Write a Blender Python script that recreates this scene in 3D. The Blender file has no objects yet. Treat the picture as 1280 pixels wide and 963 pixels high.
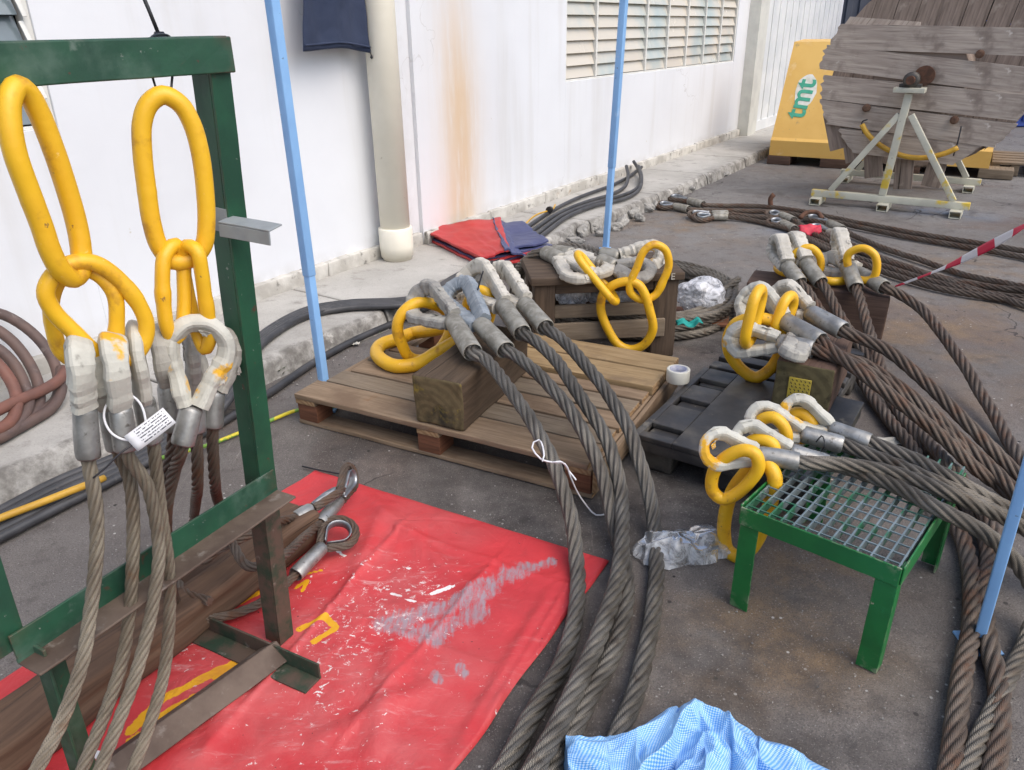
import bpy, math, random
from mathutils import Vector, Matrix, noise
random.seed(7)
V = Vector
sc = bpy.context.scene
COL = sc.collection
PI = math.pi

# ------------------------------------------------------------------ camera
FPX, PITCH, ROLL, CAMH = 963.0, 24.8, -0.8, 1.5
CAM_R = Matrix.Rotation(math.radians(90 - PITCH), 3, 'X') @ Matrix.Rotation(math.radians(ROLL), 3, 'Z')
CAM_P = V((0, 0, CAMH))

def ray(px, py):
    return CAM_R @ V(((px - 640) / FPX, (481.5 - py) / FPX, -1.0))
def g(px, py, z=0.0):
    r = ray(px, py); return CAM_P + r * ((z - CAMH) / r.z)
def d(px, py, y):
    r = ray(px, py); return CAM_P + r * (y / r.y)
def onplane(px, py, p0, n):
    r = ray(px, py); return CAM_P + r * ((V(p0) - CAM_P).dot(n) / r.dot(n))

# wall frame: s runs along the building, t out from its face
W0 = V((-0.82, 5.20, 0)); WA = V((0.552, 0.834, 0)).normalized(); WN = V((WA.y, -WA.x, 0))
def wp(s, t, z): return W0 + WA * s + WN * t + V((0, 0, z))
def wst(p):
    q = V((p.x, p.y, 0)) - W0; return q.dot(WA), q.dot(WN)
def onwall(px, py, t=0.0): return onplane(px, py, wp(0, t, 0), WN)

# ------------------------------------------------------------------ mesh builder
class MB:
    def __init__(self):
        self.v = []; self.f = []; self.uv = []; self.mi = []; self.sm = []
    def face(self, idx, uv, mi=0, sm=True):
        self.f.append(idx); self.uv.append(uv); self.mi.append(mi); self.sm.append(sm)
    def add(self, verts):
        k = len(self.v); self.v.extend(V(p) for p in verts); return k
    # rounded oriented box: c centre, ax three unit axes, h three half sizes
    def box(self, c, ax, h, r=0.004, n=(1, 1, 1), jit=0.0, jf=8.0, end=None, sm=True, mi=0, groove=0.0):
        c = V(c); r = min(r, min(h) * 0.98)
        seg = 2 if r > 0.0 else 0
        def coords(hh, k):
            inner = hh - r
            a = []
            if seg:
                a += [-hh + r * i / seg for i in range(seg)]
            a += [-inner + 2 * inner * i / k for i in range(k + 1)]
            if seg:
                a += [inner + r * (i + 1) / seg for i in range(seg)]
            return a
        C = [coords(h[i], n[i]) for i in range(3)]
        o = [random.uniform(0, 9), random.uniform(0, 9)]
        L = max(range(3), key=lambda i: h[i])
        sh = random.uniform(0, 50)
        for fa in range(3):
            u, w = [i for i in range(3) if i != fa]
            for sg in (-1, 1):
                base = len(self.v)
                for a in C[u]:
                    for b in C[w]:
                        p = [0, 0, 0]; p[fa] = sg * h[fa]; p[u] = a; p[w] = b
                        q = [max(-(h[i] - r), min(h[i] - r, p[i])) for i in range(3)]
                        e = V([p[i] - q[i] for i in range(3)])
                        if r > 0 and e.length > 1e-9:
                            e = e.normalized() * r
                        P = V(q) + e
                        if jit:
                            P += noise.noise_vector((P + V((sh, 0, 0))) * jf) * jit
                        if groove:
                            S_ = V((P.x * 24, P.y * 24, P.z * 24)); S_[L] = P[L] * 1.6
                            gn_ = noise.noise(S_ + V((sh, 0, 3))) + .5 * noise.noise(S_ * 2.3 + V((0, sh, 0)))
                            out_ = V(P); out_[L] = 0
                            if out_.length > 1e-6: P += out_.normalized() * (groove * gn_)
                        self.v.append(c + ax[0] * P.x + ax[1] * P.y + ax[2] * P.z)
                nb = len(C[w])
                for i in range(len(C[u]) - 1):
                    for j in range(nb - 1):
                        ids = [base + i * nb + j, base + (i + 1) * nb + j, base + (i + 1) * nb + j + 1, base + i * nb + j + 1]
                        uvs = []
                        for (ii, jj) in ((i, j), (i + 1, j), (i + 1, j + 1), (i, j + 1)):
                            a, b = C[u][ii], C[w][jj]
                            if fa == L: uvs.append((a, b))
                            elif u == L: uvs.append((a + o[0], b + o[1] + fa * .37 + sg * .21))
                            else: uvs.append((b + o[0], a + o[1] + fa * .37 + sg * .21))
                        flip = (sg < 0) != (fa == 1)
                        if flip: ids = ids[::-1]; uvs = uvs[::-1]
                        self.face(ids, uvs, (end if (fa == L and end is not None) else mi), sm)
        return self
    # box between two points
    def bar(self, p0, p1, w, hgt, up=V((0, 0, 1)), r=0.003, **k):
        p0 = V(p0); p1 = V(p1); x = (p1 - p0); ln = x.length; x.normalize()
        y = V(up).cross(x).normalized(); z = x.cross(y)
        return self.box((p0 + p1) / 2, (x, y, z), (ln / 2, w / 2, hgt / 2), r, **k)
    # sweep a section along a path
    def sweep(self, pts, sec, closed=False, cap=True, up=None, sm=True, mi=0, ulen=1.0, uang=None):
        n = len(pts); pts = [V(p) for p in pts]
        T = []
        for i in range(n):
            if closed: t = pts[(i + 1) % n] - pts[i - 1]
            else: t = pts[min(i + 1, n - 1)] - pts[max(i - 1, 0)]
            T.append(t.normalized())
        N = []
        a = V(up) if up is not None else (V((0, 0, 1)) if abs(T[0].z) < .9 else V((1, 0, 0)))
        nn = (a - T[0] * a.dot(T[0])).normalized()
        for i in range(n):
            if up is not None:
                q = V(up) - T[i] * V(up).dot(T[i])
                nn = q.normalized() if q.length > 1e-4 else (nn - T[i] * nn.dot(T[i])).normalized()
            else:
                nn = (nn - T[i] * nn.dot(T[i])).normalized()
            N.append(nn.copy())
        tw = 0.0
        if closed and up is None:
            q = N[-1] - T[0] * N[-1].dot(T[0]); q.normalize()
            B0 = T[0].cross(N[0]); tw = math.atan2(q.dot(B0), q.dot(N[0]))
        L = 0; base = len(self.v); m = None; lens = []
        for i in range(n):
            if i: L += (pts[i] - pts[i - 1]).length
            lens.append(L)
            s = sec(i, i / max(1, n - 1), L); m = len(s)
            N_ = N[i]; B = T[i].cross(N_)
            al = -tw * i / n
            ca, sa = math.cos(al), math.sin(al)
            for (x, y) in s:
                x, y = x * ca - y * sa, x * sa + y * ca
                self.v.append(pts[i] + N_ * x + B * y)
        lens.append(L + (pts[0] - pts[-1]).length)
        for i in range(n if closed else n - 1):
            i2 = (i + 1) % n
            for j in range(m):
                j2 = (j + 1) % m
                if uang:
                    a0, a1 = uang(lens[i]), uang(lens[i + 1])
                    u0, u1 = j / m, (j + 1) / m
                    uv = [(u0 + a0, lens[i]), (u1 + a0, lens[i]), (u1 + a1, lens[i + 1]), (u0 + a1, lens[i + 1])]
                else:
                    uv = [(j / m * ulen, lens[i]), ((j + 1) / m * ulen, lens[i]), ((j + 1) / m * ulen, lens[i + 1]), (j / m * ulen, lens[i + 1])]
                self.face([base + i * m + j, base + i * m + j2, base + i2 * m + j2, base + i2 * m + j], uv, mi, sm)
        if cap and not closed:
            self.face([base + j for j in range(m)][::-1], [(0, 0)] * m, mi, False)
            k = base + (n - 1) * m
            self.face([k + j for j in range(m)], [(0, 0)] * m, mi, False)
        return self
    def tube(self, pts, r, seg=10, res=None, closed=False, rf=None, cap=True, sm=True, mi=0):
        if res: pts = spline(pts, res, closed)
        def sec(i, t, L):
            rr = r * (rf(t) if rf else 1)
            return [(rr * math.cos(2 * PI * j / seg), rr * math.sin(2 * PI * j / seg)) for j in range(seg)]
        return self.sweep(pts, sec, closed, cap, sm=sm, mi=mi, ulen=2 * PI * r)
    # lathe round the axis p0->p1, prof = [(distance along in metres, radius)]
    def lathe(self, p0, p1, prof, seg=20, jit=0.0, oval=1.0, up=None, sm=True, mi=0):
        p0 = V(p0); x = (V(p1) - p0).normalized()
        a = V(up) if up is not None else (V((0, 0, 1)) if abs(x.z) < .9 else V((1, 0, 0)))
        y = (a - x * a.dot(x)).normalized(); z = x.cross(y)
        base = len(self.v)
        for (l, r) in prof:
            for j in range(seg):
                th = 2 * PI * j / seg
                q = p0 + x * l + (y * math.cos(th) + z * math.sin(th) * oval) * r
                if jit: q += noise.noise_vector(q * 45) * jit
                self.v.append(q)
        for i in range(len(prof) - 1):
            for j in range(seg):
                j2 = (j + 1) % seg
                self.face([base + i * seg + j, base + i * seg + j2, base + (i + 1) * seg + j2, base + (i + 1) * seg + j],
                          [(j / seg, prof[i][0]), ((j + 1) / seg, prof[i][0]), ((j + 1) / seg, prof[i + 1][0]), (j / seg, prof[i + 1][0])], mi, sm)
        self.face([base + j for j in range(seg)][::-1], [(0, 0)] * seg, mi, False)
        k = base + (len(prof) - 1) * seg
        self.face([k + j for j in range(seg)], [(0, 0)] * seg, mi, False)
        return self
    # grid sheet fn(u,v)->point ; thick gives it a back
    def sheet(self, fn, nu, nv, thick=0.0, sm=True, uvs=(1, 1), mi=0, mi_back=None, tdir=None):
        P = [[V(fn(i / nu, j / nv)) for j in range(nv + 1)] for i in range(nu + 1)]
        base = len(self.v)
        for i in range(nu + 1):
            for j in range(nv + 1): self.v.append(P[i][j])
        st = nv + 1
        def uv(i, j): return (i / nu * uvs[0], j / nv * uvs[1])
        for i in range(nu):
            for j in range(nv):
                self.face([base + i * st + j, base + (i + 1) * st + j, base + (i + 1) * st + j + 1, base + i * st + j + 1],
                          [uv(i, j), uv(i + 1, j), uv(i + 1, j + 1), uv(i, j + 1)], mi, sm)
        if thick:
            b2 = len(self.v); mb = mi if mi_back is None else mi_back
            for i in range(nu + 1):
                for j in range(nv + 1):
                    if tdir is not None: n_ = V(tdir)
                    else:
                        a = P[min(i + 1, nu)][j] - P[max(i - 1, 0)][j]; b = P[i][min(j + 1, nv)] - P[i][max(j - 1, 0)]
                        n_ = a.cross(b); n_ = n_.normalized() if n_.length > 1e-12 else V((0, 0, 1))
                    self.v.append(P[i][j] - n_ * thick)
            for i in range(nu):
                for j in range(nv):
                    self.face([b2 + i * st + j, b2 + i * st + j + 1, b2 + (i + 1) * st + j + 1, b2 + (i + 1) * st + j],
                              [uv(i, j), uv(i, j + 1), uv(i + 1, j + 1), uv(i + 1, j)], mb, sm)
            rim = [(i, 0) for i in range(nu)] + [(nu, j) for j in range(nv)] + [(i, nv) for i in range(nu, 0, -1)] + [(0, j) for j in range(nv, 0, -1)]
            for k in range(len(rim)):
                (i, j), (i2, j2) = rim[k], rim[(k + 1) % len(rim)]
                self.face([base + i * st + j, b2 + i * st + j, b2 + i2 * st + j2, base + i2 * st + j2], [uv(i, j)] * 4, mb, False)
        return self
    # prism: polygon points extruded by vector e
    def prism(self, poly, e, mi=0, sm=False):
        n = len(poly); e = V(e); b = self.add(poly); c = self.add([V(p) + e for p in poly])
        L0 = [0]
        for i in range(n): L0.append(L0[-1] + (V(poly[(i + 1) % n]) - V(poly[i])).length)
        x = (V(poly[1]) - V(poly[0])).normalized(); nn = e.normalized(); y = nn.cross(x)
        uvp = [((V(p) - V(poly[0])).dot(x), (V(p) - V(poly[0])).dot(y)) for p in poly]
        self.face([b + i for i in range(n)][::-1], uvp[::-1], mi, sm); self.face([c + i for i in range(n)], uvp, mi, sm)
        for i in range(n):
            j = (i + 1) % n
            self.face([b + i, b + j, c + j, c + i], [(L0[i], 0), (L0[i + 1], 0), (L0[i + 1], e.length), (L0[i], e.length)], mi, sm)
        return self
    def build(self, name, mats, parent=None, attrs=None, weld=True):
        me = bpy.data.meshes.new(name)
        root = parent
        while root is not None and root.parent is not None: root = root.parent
        off = root.location if root is not None else V((0, 0, 0))
        me.from_pydata([p - off for p in self.v], [], self.f)
        uvl = me.uv_layers.new(name='UVMap'); k = 0
        flat = []
        for u in self.uv:
            for q in u: flat += [q[0], q[1]]
        uvl.data.foreach_set('uv', flat)
        me.polygons.foreach_set('material_index', self.mi)
        me.polygons.foreach_set('use_smooth', self.sm)
        for m in (mats if isinstance(mats, (list, tuple)) else [mats]): me.materials.append(m)
        if attrs:
            for an, fn in attrs.items():
                at = me.attributes.new(an, 'FLOAT', 'POINT')
                at.data.foreach_set('value', [fn(p) for p in self.v])
        me.update()
        if weld:
            import bmesh
            bm = bmesh.new(); bm.from_mesh(me)
            bmesh.ops.remove_doubles(bm, verts=bm.verts, dist=1e-5)
            bm.normal_update()
            bm.to_mesh(me); bm.free()
        o = bpy.data.objects.new(name, me); COL.objects.link(o)
        if parent is not None: o.parent = parent
        return o

def spline(pts, step, closed=False):
    pts = [V(p) for p in pts]; n = len(pts); out = []
    rng = range(n if closed else n - 1)
    for i in rng:
        if closed: p0, p1, p2, p3 = pts[i - 1], pts[i], pts[(i + 1) % n], pts[(i + 2) % n]
        else:
            p1, p2 = pts[i], pts[i + 1]
            p0 = pts[i - 1] if i else p1 * 2 - p2
            p3 = pts[i + 2] if i + 2 < n else p2 * 2 - p1
        t0 = 0; t1 = max(1e-4, (p1 - p0).length) ** .5; t2 = t1 + max(1e-4, (p2 - p1).length) ** .5; t3 = t2 + max(1e-4, (p3 - p2).length) ** .5
        k = max(1, int((p2 - p1).length / step + .5))
        for q in range(k):
            t = t1 + (t2 - t1) * q / k
            A1 = p0 * ((t1 - t) / (t1 - t0)) + p1 * ((t - t0) / (t1 - t0))
            A2 = p1 * ((t2 - t) / (t2 - t1)) + p2 * ((t - t1) / (t2 - t1))
            A3 = p2 * ((t3 - t) / (t3 - t2)) + p3 * ((t - t2) / (t3 - t2))
            B1 = A1 * ((t2 - t) / (t2 - t0)) + A2 * ((t - t0) / (t2 - t0))
            B2 = A2 * ((t3 - t) / (t3 - t1)) + A3 * ((t - t1) / (t3 - t1))
            out.append(B1 * ((t2 - t) / (t2 - t1)) + B2 * ((t - t1) / (t2 - t1)))
    if not closed: out.append(pts[-1])
    return out

# laid wire rope: six round strands twisted round each other
def rope_mesh(mb, pts, R, lay=6.6, step=None, seg=6, mi=0):
    step = step or R * .55
    P = spline(pts, step)
    sd0 = random.uniform(0, 90); P = [p + noise.noise_vector(p * 7 + V((sd0, 0, 0))) * R * .13 + noise.noise_vector(p * 22 + V((0, sd0, 0))) * R * .05 for p in P]
    c, rs = 2 * R / 3, R / 3
    prof = []
    for k in range(6):
        for q in range(seg):
            de = math.radians(-30 + 60 * q / seg)
            rr = c * math.cos(de) + math.sqrt(max(0, rs * rs - (c * math.sin(de)) ** 2))
            prof.append((math.radians(60 * k) + de, rr))
    pitch = lay * 2 * R; ph = random.uniform(0, 6)
    def sec(i, t, L):
        tw = 2 * PI * L / pitch + ph
        return [(r * math.cos(a + tw), r * math.sin(a + tw)) for a, r in prof]
    mb.sweep(P, sec, mi=mi, uang=lambda L: L / pitch)
    return mb

def tag(o, label=None, cat=None, group=None, kind=None):
    if label: o['label'] = label
    if cat: o['category'] = cat
    if group: o['group'] = group
    if kind: o['kind'] = kind
    return o
def thing(name, loc, label, cat, group=None):
    o = bpy.data.objects.new(name, None); COL.objects.link(o); o.location = V(loc); o.empty_display_size = .1
    return tag(o, label, cat, group)
def single(mb, name, mats, label, cat, group=None, **k):
    return tag(mb.build(name, mats, **k), label, cat, group)
# ------------------------------------------------------------------ materials
class NT:
    def __init__(self, name):
        self.m = bpy.data.materials.new(name); self.m.use_nodes = True
        self.t = self.m.node_tree; self.t.nodes.clear()
        self.out = self.n('ShaderNodeOutputMaterial')
        self.tc = self.n('ShaderNodeTexCoord')
    def n(self, typ, **k):
        o = self.t.nodes.new(typ)
        for a, b in k.items(): setattr(o, a, b)
        return o
    def l(self, a, b): self.t.links.new(a, b)
    def coord(self, kind='Object', scale=(1, 1, 1), rot=(0, 0, 0)):
        mp = self.n('ShaderNodeMapping'); self.l(self.tc.outputs[kind], mp.inputs[0])
        mp.inputs['Scale'].default_value = scale; mp.inputs['Rotation'].default_value = rot
        return mp.outputs[0]
    def noise(self, co, scale, detail=4, rough=.55, dist=0.0):
        o = self.n('ShaderNodeTexNoise'); self.l(co, o.inputs['Vector'])
        o.inputs['Scale'].default_value = scale; o.inputs['Detail'].default_value = detail
        o.inputs['Roughness'].default_value = rough; o.inputs['Distortion'].default_value = dist
        return o.outputs['Fac']
    def n_warp(self, co, amt):
        nz = self.n('ShaderNodeTexNoise'); self.l(co, nz.inputs['Vector']); nz.inputs['Scale'].default_value = 2.5; nz.inputs['Detail'].default_value = 4
        a = self.n('ShaderNodeVectorMath', operation='SCALE'); self.l(nz.outputs['Color'], a.inputs[0]); a.inputs['Scale'].default_value = amt
        b = self.n('ShaderNodeVectorMath', operation='ADD'); self.l(a.outputs[0], b.inputs[0]); self.l(co, b.inputs[1]); return b.outputs[0]
    def ramp(self, fac, lo, hi):
        o = self.n('ShaderNodeMapRange'); o.interpolation_type = 'SMOOTHSTEP'
        self.l(fac, o.inputs[0]); o.inputs[1].default_value = lo; o.inputs[2].default_value = hi
        return o.outputs[0]
    def math(self, op, a, b=None):
        o = self.n('ShaderNodeMath', operation=op)
        for k, x in enumerate((a, b)):
            if x is None: continue
            if isinstance(x, (int, float)): o.inputs[k].default_value = x
            else: self.l(x, o.inputs[k])
        return o.outputs[0]
    def mix(self, fac, a, b):
        o = self.n('ShaderNodeMix', data_type='RGBA')
        for sck, x in ((o.inputs['Factor'], fac), (o.inputs['A'], a), (o.inputs['B'], b)):
            if isinstance(x, (int, float)): sck.default_value = x
            elif isinstance(x, tuple): sck.default_value = (*x[:3], 1)
            else: self.l(x, sck)
        return o.outputs['Result']
    def attr(self, name):
        o = self.n('ShaderNodeAttribute'); o.attribute_name = name; return o.outputs['Fac']
    def bump(self, h, strength=.3, dist=.005, prev=None):
        o = self.n('ShaderNodeBump'); self.l(h, o.inputs['Height'])
        o.inputs['Strength'].default_value = strength; o.inputs['Distance'].default_value = dist
        if prev is not None: self.l(prev, o.inputs['Normal'])
        return o.outputs[0]
    def bsdf(self, col, rough=.6, metal=0.0, nrm=None, spec=.5, **k):
        b = self.n('ShaderNodeBsdfPrincipled')
        for nm, x in (('Base Color', col), ('Roughness', rough), ('Metallic', metal)):
            if isinstance(x, tuple): b.inputs[nm].default_value = (*x[:3], 1)
            elif isinstance(x, (int, float)): b.inputs[nm].default_value = x
            else: self.l(x, b.inputs[nm])
        b.inputs['Specular IOR Level'].default_value = spec
        for a, x in k.items(): b.inputs[a].default_value = x
        if nrm is not None: self.l(nrm, b.inputs['Normal'])
        self.l(b.outputs[0], self.out.inputs[0])
        return b

# generic: colour varied by noise, spots on top, bump
def mk(name, c1, c2=None, vs=4, vlo=.35, vhi=.65, rough=.6, rough2=None, metal=0.0, spots=(), bump=None, coord='Object', scale=(1, 1, 1), spec=.5, fine=0.0, edge=None, **k):
    t = NT(name); co = t.coord(coord, scale)
    col = c1
    if c2: col = t.mix(t.ramp(t.noise(co, vs, 5), vlo, vhi), c1, c2)
    if fine: 
        f = t.noise(co, vs * 18, 3)
        col = t.mix(t.math('MULTIPLY', t.ramp(f, .3, .75), fine), col, tuple(x * .35 for x in c1))
    rg = rough
    for sp in spots:
        c, s, lo, hi = sp[:4]
        m = t.ramp(t.noise(co, s, sp[4] if len(sp) > 4 else 5, .6), lo, hi)
        col = t.mix(m, col, c)
        if len(sp) > 5: rg = t.math('ADD', rg, t.math('MULTIPLY', m, sp[5]))
    if edge:
        ge = t.n('ShaderNodeNewGeometry'); pn = t.ramp(ge.outputs['Pointiness'], .515, .56)
        col = t.mix(t.math('MULTIPLY', pn, t.ramp(t.noise(co, edge[1], 5, .65), edge[2], edge[2] + .1)), col, edge[0])
    if rough2 is not None:
        rr = t.noise(co, vs * 2.3, 4)
        mr = t.n('ShaderNodeMapRange'); t.l(rr, mr.inputs[0]); mr.inputs[1].default_value = .3; mr.inputs[2].default_value = .7
        mr.inputs[3].default_value = rough; mr.inputs[4].default_value = rough2; rg = mr.outputs[0]
    nm = None
    if bump:
        for (bs, st, ds) in bump: nm = t.bump(t.noise(co, bs, 6, .6), st, ds, nm)
    t.bsdf(col, rg, metal, nm, spec, **k)
    return t.m

def wood(name, c1, c2, dark, rough=.8, spots=(), gs=1.0, crack=.5):
    t = NT(name); co = t.coord('UV', (2.2 * gs, 26 * gs, 1))
    fine = t.coord('UV', (6 * gs, 120 * gs, 1)); flat = t.coord('UV')
    gn = t.noise(co, 1.6, 6, .6, .6)
    col = t.mix(t.ramp(gn, .3, .7), c1, c2)
    col = t.mix(t.math('MULTIPLY', t.ramp(t.noise(fine, 1, 4), .45, .8), .55), col, dark)
    cr = t.ramp(t.noise(t.coord('UV', (.9, 34, 1)), 1.5, 3, .5, .3), .66, .74)
    col = t.mix(t.math('MULTIPLY', cr, crack), col, tuple(x * .25 for x in dark))
    for (c, s, lo, hi) in spots:
        col = t.mix(t.ramp(t.noise(flat, s, 5, .6), lo, hi), col, c)
    h = t.math('SUBTRACT', t.math('ADD', gn, t.math('MULTIPLY', t.noise(fine, 1, 4), .5)), t.math('MULTIPLY', cr, 1.2))
    t.bsdf(col, rough, 0, t.bump(h, .5, .004), .25)
    return t.m

def endgrain(name, c1, c2, spots=(), ring=110):
    t = NT(name); co = t.coord('UV')
    off = t.n('ShaderNodeVectorMath', operation='ADD'); t.l(co, off.inputs[0]); off.inputs[1].default_value = (.05, .07, 0)
    wv = t.n('ShaderNodeTexWave', wave_type='RINGS', rings_direction='Z'); t.l(off.outputs[0], wv.inputs['Vector'])
    wv.inputs['Scale'].default_value = ring / 6; wv.inputs['Distortion'].default_value = 2.5; wv.inputs['Detail'].default_value = 3
    col = t.mix(t.ramp(wv.outputs['Fac'], .2, .9), c1, c2)
    col = t.mix(t.math('MULTIPLY', t.ramp(t.noise(co, 28, 5), .4, .75), .7), col, tuple(x * .5 for x in c1))
    for (c, s, lo, hi) in spots:
        col = t.mix(t.ramp(t.noise(co, s, 5, .6), lo, hi), col, c)
    t.bsdf(col, .85, 0, t.bump(t.noise(co, 60, 5), .5, .004), .2)
    return t.m

def ropemat(name, c1, c2, rust, rlo, rhi, rough=.5, metal=.4):
    t = NT(name)
    sep = t.n('ShaderNodeSeparateXYZ'); t.l(t.tc.outputs['UV'], sep.inputs[0])
    w = t.math('SINE', t.math('MULTIPLY', sep.outputs[0], 2 * PI * 42))
    co = t.coord('Object')
    col = t.mix(t.ramp(t.noise(co, 9, 5), .35, .65), c1, c2)
    col = t.mix(t.ramp(t.noise(co, 16, 5, .65), rlo, rhi), col, rust)
    col = t.mix(t.math('MULTIPLY', t.ramp(w, -.2, -.9), .6), col, tuple(x * .3 for x in c1))
    col = t.mix(t.math('MULTIPLY', t.ramp(t.noise(co, 140, 3), .55, .75), .5), col, tuple(x * .3 for x in c1))
    t.bsdf(col, rough, metal, t.bump(w, .45, .0012), .4)
    return t.m

YEL = (0.80, 0.465, 0.018)
M = {}
M['yellow'] = mk('yellow_paint', YEL, (0.75, 0.405, 0.014), 6, rough=.32, rough2=.5, spots=[((.50, .24, .02), 14, .56, .72), ((.30, .16, .04), 38, .68, .72), ((.84, .55, .14), 60, .66, .74), ((.12, .09, .06), 75, .71, .74)], bump=[(70, .22, .003), (16, .22, .006)])
M['tape_wrap'] = mk('masking_tape_wrap', (.55, .54, .475), (.43, .42, .37), 14, rough=.7, spots=[((.30, .29, .25), 34, .60, .74), ((.70, .38, .02), 8, .60, .66)], bump=[(50, .5, .004), (16, .3, .006)])
M['tape_plain'] = mk('clean_tape_wrap', (.56, .53, .465), (.43, .405, .35), 14, rough=.7, spots=[((.24, .22, .18), 30, .57, .72), ((.70, .38, .02), 6, .67, .72)], bump=[(50, .5, .004), (16, .3, .006)])
M['tape_dirty'] = mk('dirty_tape_wrap', (.40, .385, .34), (.26, .25, .23), 12, rough=.75, spots=[((.16, .15, .14), 18, .55, .7)], bump=[(50, .5, .004)])
M['duct'] = mk('grey_duct_tape', (.17, .20, .23), (.27, .30, .33), 20, rough=.4, bump=[(40, .4, .004)])
M['ferrule'] = mk('dull_aluminium', (.40, .40, .385), (.27, .265, .25), 18, rough=.42, rough2=.6, metal=.75, spots=[((.17, .16, .145), 60, .58, .72)], bump=[(120, .25, .002), (30, .25, .002)])
M['ferrule_old'] = mk('weathered_ferrule', (.36, .345, .30), (.23, .215, .18), 26, rough=.55, metal=.4, spots=[((.36, .35, .32), 45, .58, .68)], bump=[(90, .4, .002), (30, .3, .003)])
M['rope_dark'] = ropemat('greasy_wire_rope', (.20, .185, .16), (.115, .103, .087), (.08, .06, .045), .55, .75, .40, .45)
M['rope_tan'] = ropemat('tan_wire_rope', (.30, .26, .20), (.19, .155, .115), (.20, .13, .08), .55, .72, .5, .45)
M['rope_rust'] = ropemat('rusty_wire_rope', (.175, .14, .112), (.115, .085, .066), (.15, .078, .047), .46, .70, .55, .35)
M['rope_grey'] = ropemat('grey_wire_rope', (.24, .215, .18), (.15, .13, .105), (.13, .09, .06), .55, .75, .46, .5)
M['rope_end'] = mk('cut_wire_ends', (.07, .065, .06), (.2, .19, .18), 90, .4, .6, rough=.5, metal=.5, bump=[(160, .8, .004)])
M['rust'] = mk('rust', (.13, .06, .035), (.07, .035, .022), 24, rough=.85, bump=[(80, .5, .003)])
M['green'] = mk('green_frame_paint', (.017, .082, .043), (.013, .056, .033), 7, rough=.42, rough2=.6, spots=[((.075, .135, .10), 9, .46, .80), ((.10, .15, .12), 16, .62, .74), ((.075, .042, .028), 26, .66, .72), ((.20, .23, .20), 60, .68, .74), ((.012, .05, .03), 10, .58, .72)], bump=[(60, .25, .002), (12, .3, .005)], edge=((.10, .055, .035), 26, .42))
def worn_post():
    t = NT('green_post_paint_worn_to_rust'); co = t.coord('Object')
    g_ = t.mix(t.ramp(t.noise(co, 7, 5), .35, .65), (.017, .082, .043), (.013, .056, .033))
    g_ = t.mix(t.ramp(t.noise(co, 60, 4), .68, .74), g_, (.20, .23, .20)); g_ = t.mix(t.ramp(t.noise(co, 26, 5), .66, .72), g_, (.075, .042, .028))
    r_ = t.mix(t.ramp(t.noise(co, 14, 6, .65), .40, .62), (.088, .06, .044), (.022, .046, .027)); r_ = t.mix(t.ramp(t.noise(co, 40, 5, .6), .62, .74), r_, (.17, .145, .12))
    f = t.ramp(t.math('ADD', t.attr('worn'), t.math('MULTIPLY', t.math('SUBTRACT', t.noise(co, 9, 6, .7), .5), .9)), .35, .6)
    ge = t.n('ShaderNodeNewGeometry'); f2 = t.math('MULTIPLY', t.ramp(ge.outputs['Pointiness'], .515, .56), t.ramp(t.noise(co, 26, 5), .42, .52))
    col = t.mix(f2, t.mix(f, g_, r_), (.10, .055, .035))
    t.bsdf(col, t.math('ADD', t.math('MULTIPLY', f, .25), .45), 0, t.bump(t.noise(co, 14, 6, .65), .35, .005), .4); return t.m
M['green_post'] = worn_post()
M['green_rusty'] = mk('rust_worn_green_steel', (.085, .058, .042), (.02, .045, .026), 14, .42, .62, rough=.7, spots=[((.16, .14, .12), 30, .6, .74), ((.05, .03, .02), 14, .6, .75)], bump=[(60, .4, .003), (14, .3, .004)])
M['rusty_steel'] = mk('dirty_rusty_steel', (.13, .095, .072), (.075, .05, .037), 9, rough=.75, spots=[((.2, .17, .145), 26, .58, .74)], bump=[(60, .35, .003)])
M['green_table'] = mk('green_table_paint', (.010, .155, .034), (.008, .12, .028), 8, rough=.38, rough2=.55, spots=[((.32, .30, .20), 34, .70, .735), ((.015, .20, .06), 18, .6, .72), ((.05, .07, .04), 9, .62, .74)], bump=[(50, .25, .002), (14, .25, .004)], edge=((.42, .40, .30), 30, .48))
M['galv'] = mk('galvanised_grating', (.27, .33, .35), (.18, .235, .25), 16, rough=.45, rough2=.6, metal=.5, spots=[((.05, .20, .11), 7, .50, .60)], bump=[(80, .2, .002)])
M['grey_steel'] = mk('grey_steel_paint', (.29, .32, .33), (.22, .24, .25), 12, rough=.5, spots=[((.45, .42, .30), 24, .68, .73)], bump=[(60, .2, .002)])
M['blue_pole'] = mk('light_blue_pole_paint', (.25, .47, .78), (.22, .42, .72), 5, rough=.35, rough2=.45, spots=[((.14, .22, .35), 38, .68, .72), ((.33, .52, .78), 9, .58, .72)], bump=[(30, .15, .003)])
M['pallet'] = wood('pallet_pine', (.29, .21, .14), (.20, .14, .09), (.085, .056, .035), spots=[((.17, .115, .075), 3.2, .5, .68), ((.20, .105, .05), 6, .62, .74)])
M['pallet_new'] = wood('pale_pallet_board', (.37, .265, .145), (.27, .185, .095), (.15, .095, .045), spots=[((.63, .37, .04), 14, .71, .75), ((.20, .14, .085), 4, .5, .7)], crack=.5)
M['pallet_grey'] = wood('weathered_pallet_board', (.25, .20, .145), (.175, .135, .095), (.09, .062, .043), spots=[((.13, .10, .075), 3.0, .5, .7)])
M['pallet_end'] = endgrain('pallet_end_grain', (.36, .24, .13), (.26, .16, .085))
M['pallet_block'] = wood('red_brown_pallet_block', (.19, .082, .045), (.12, .052, .03), (.05, .024, .015))
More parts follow.
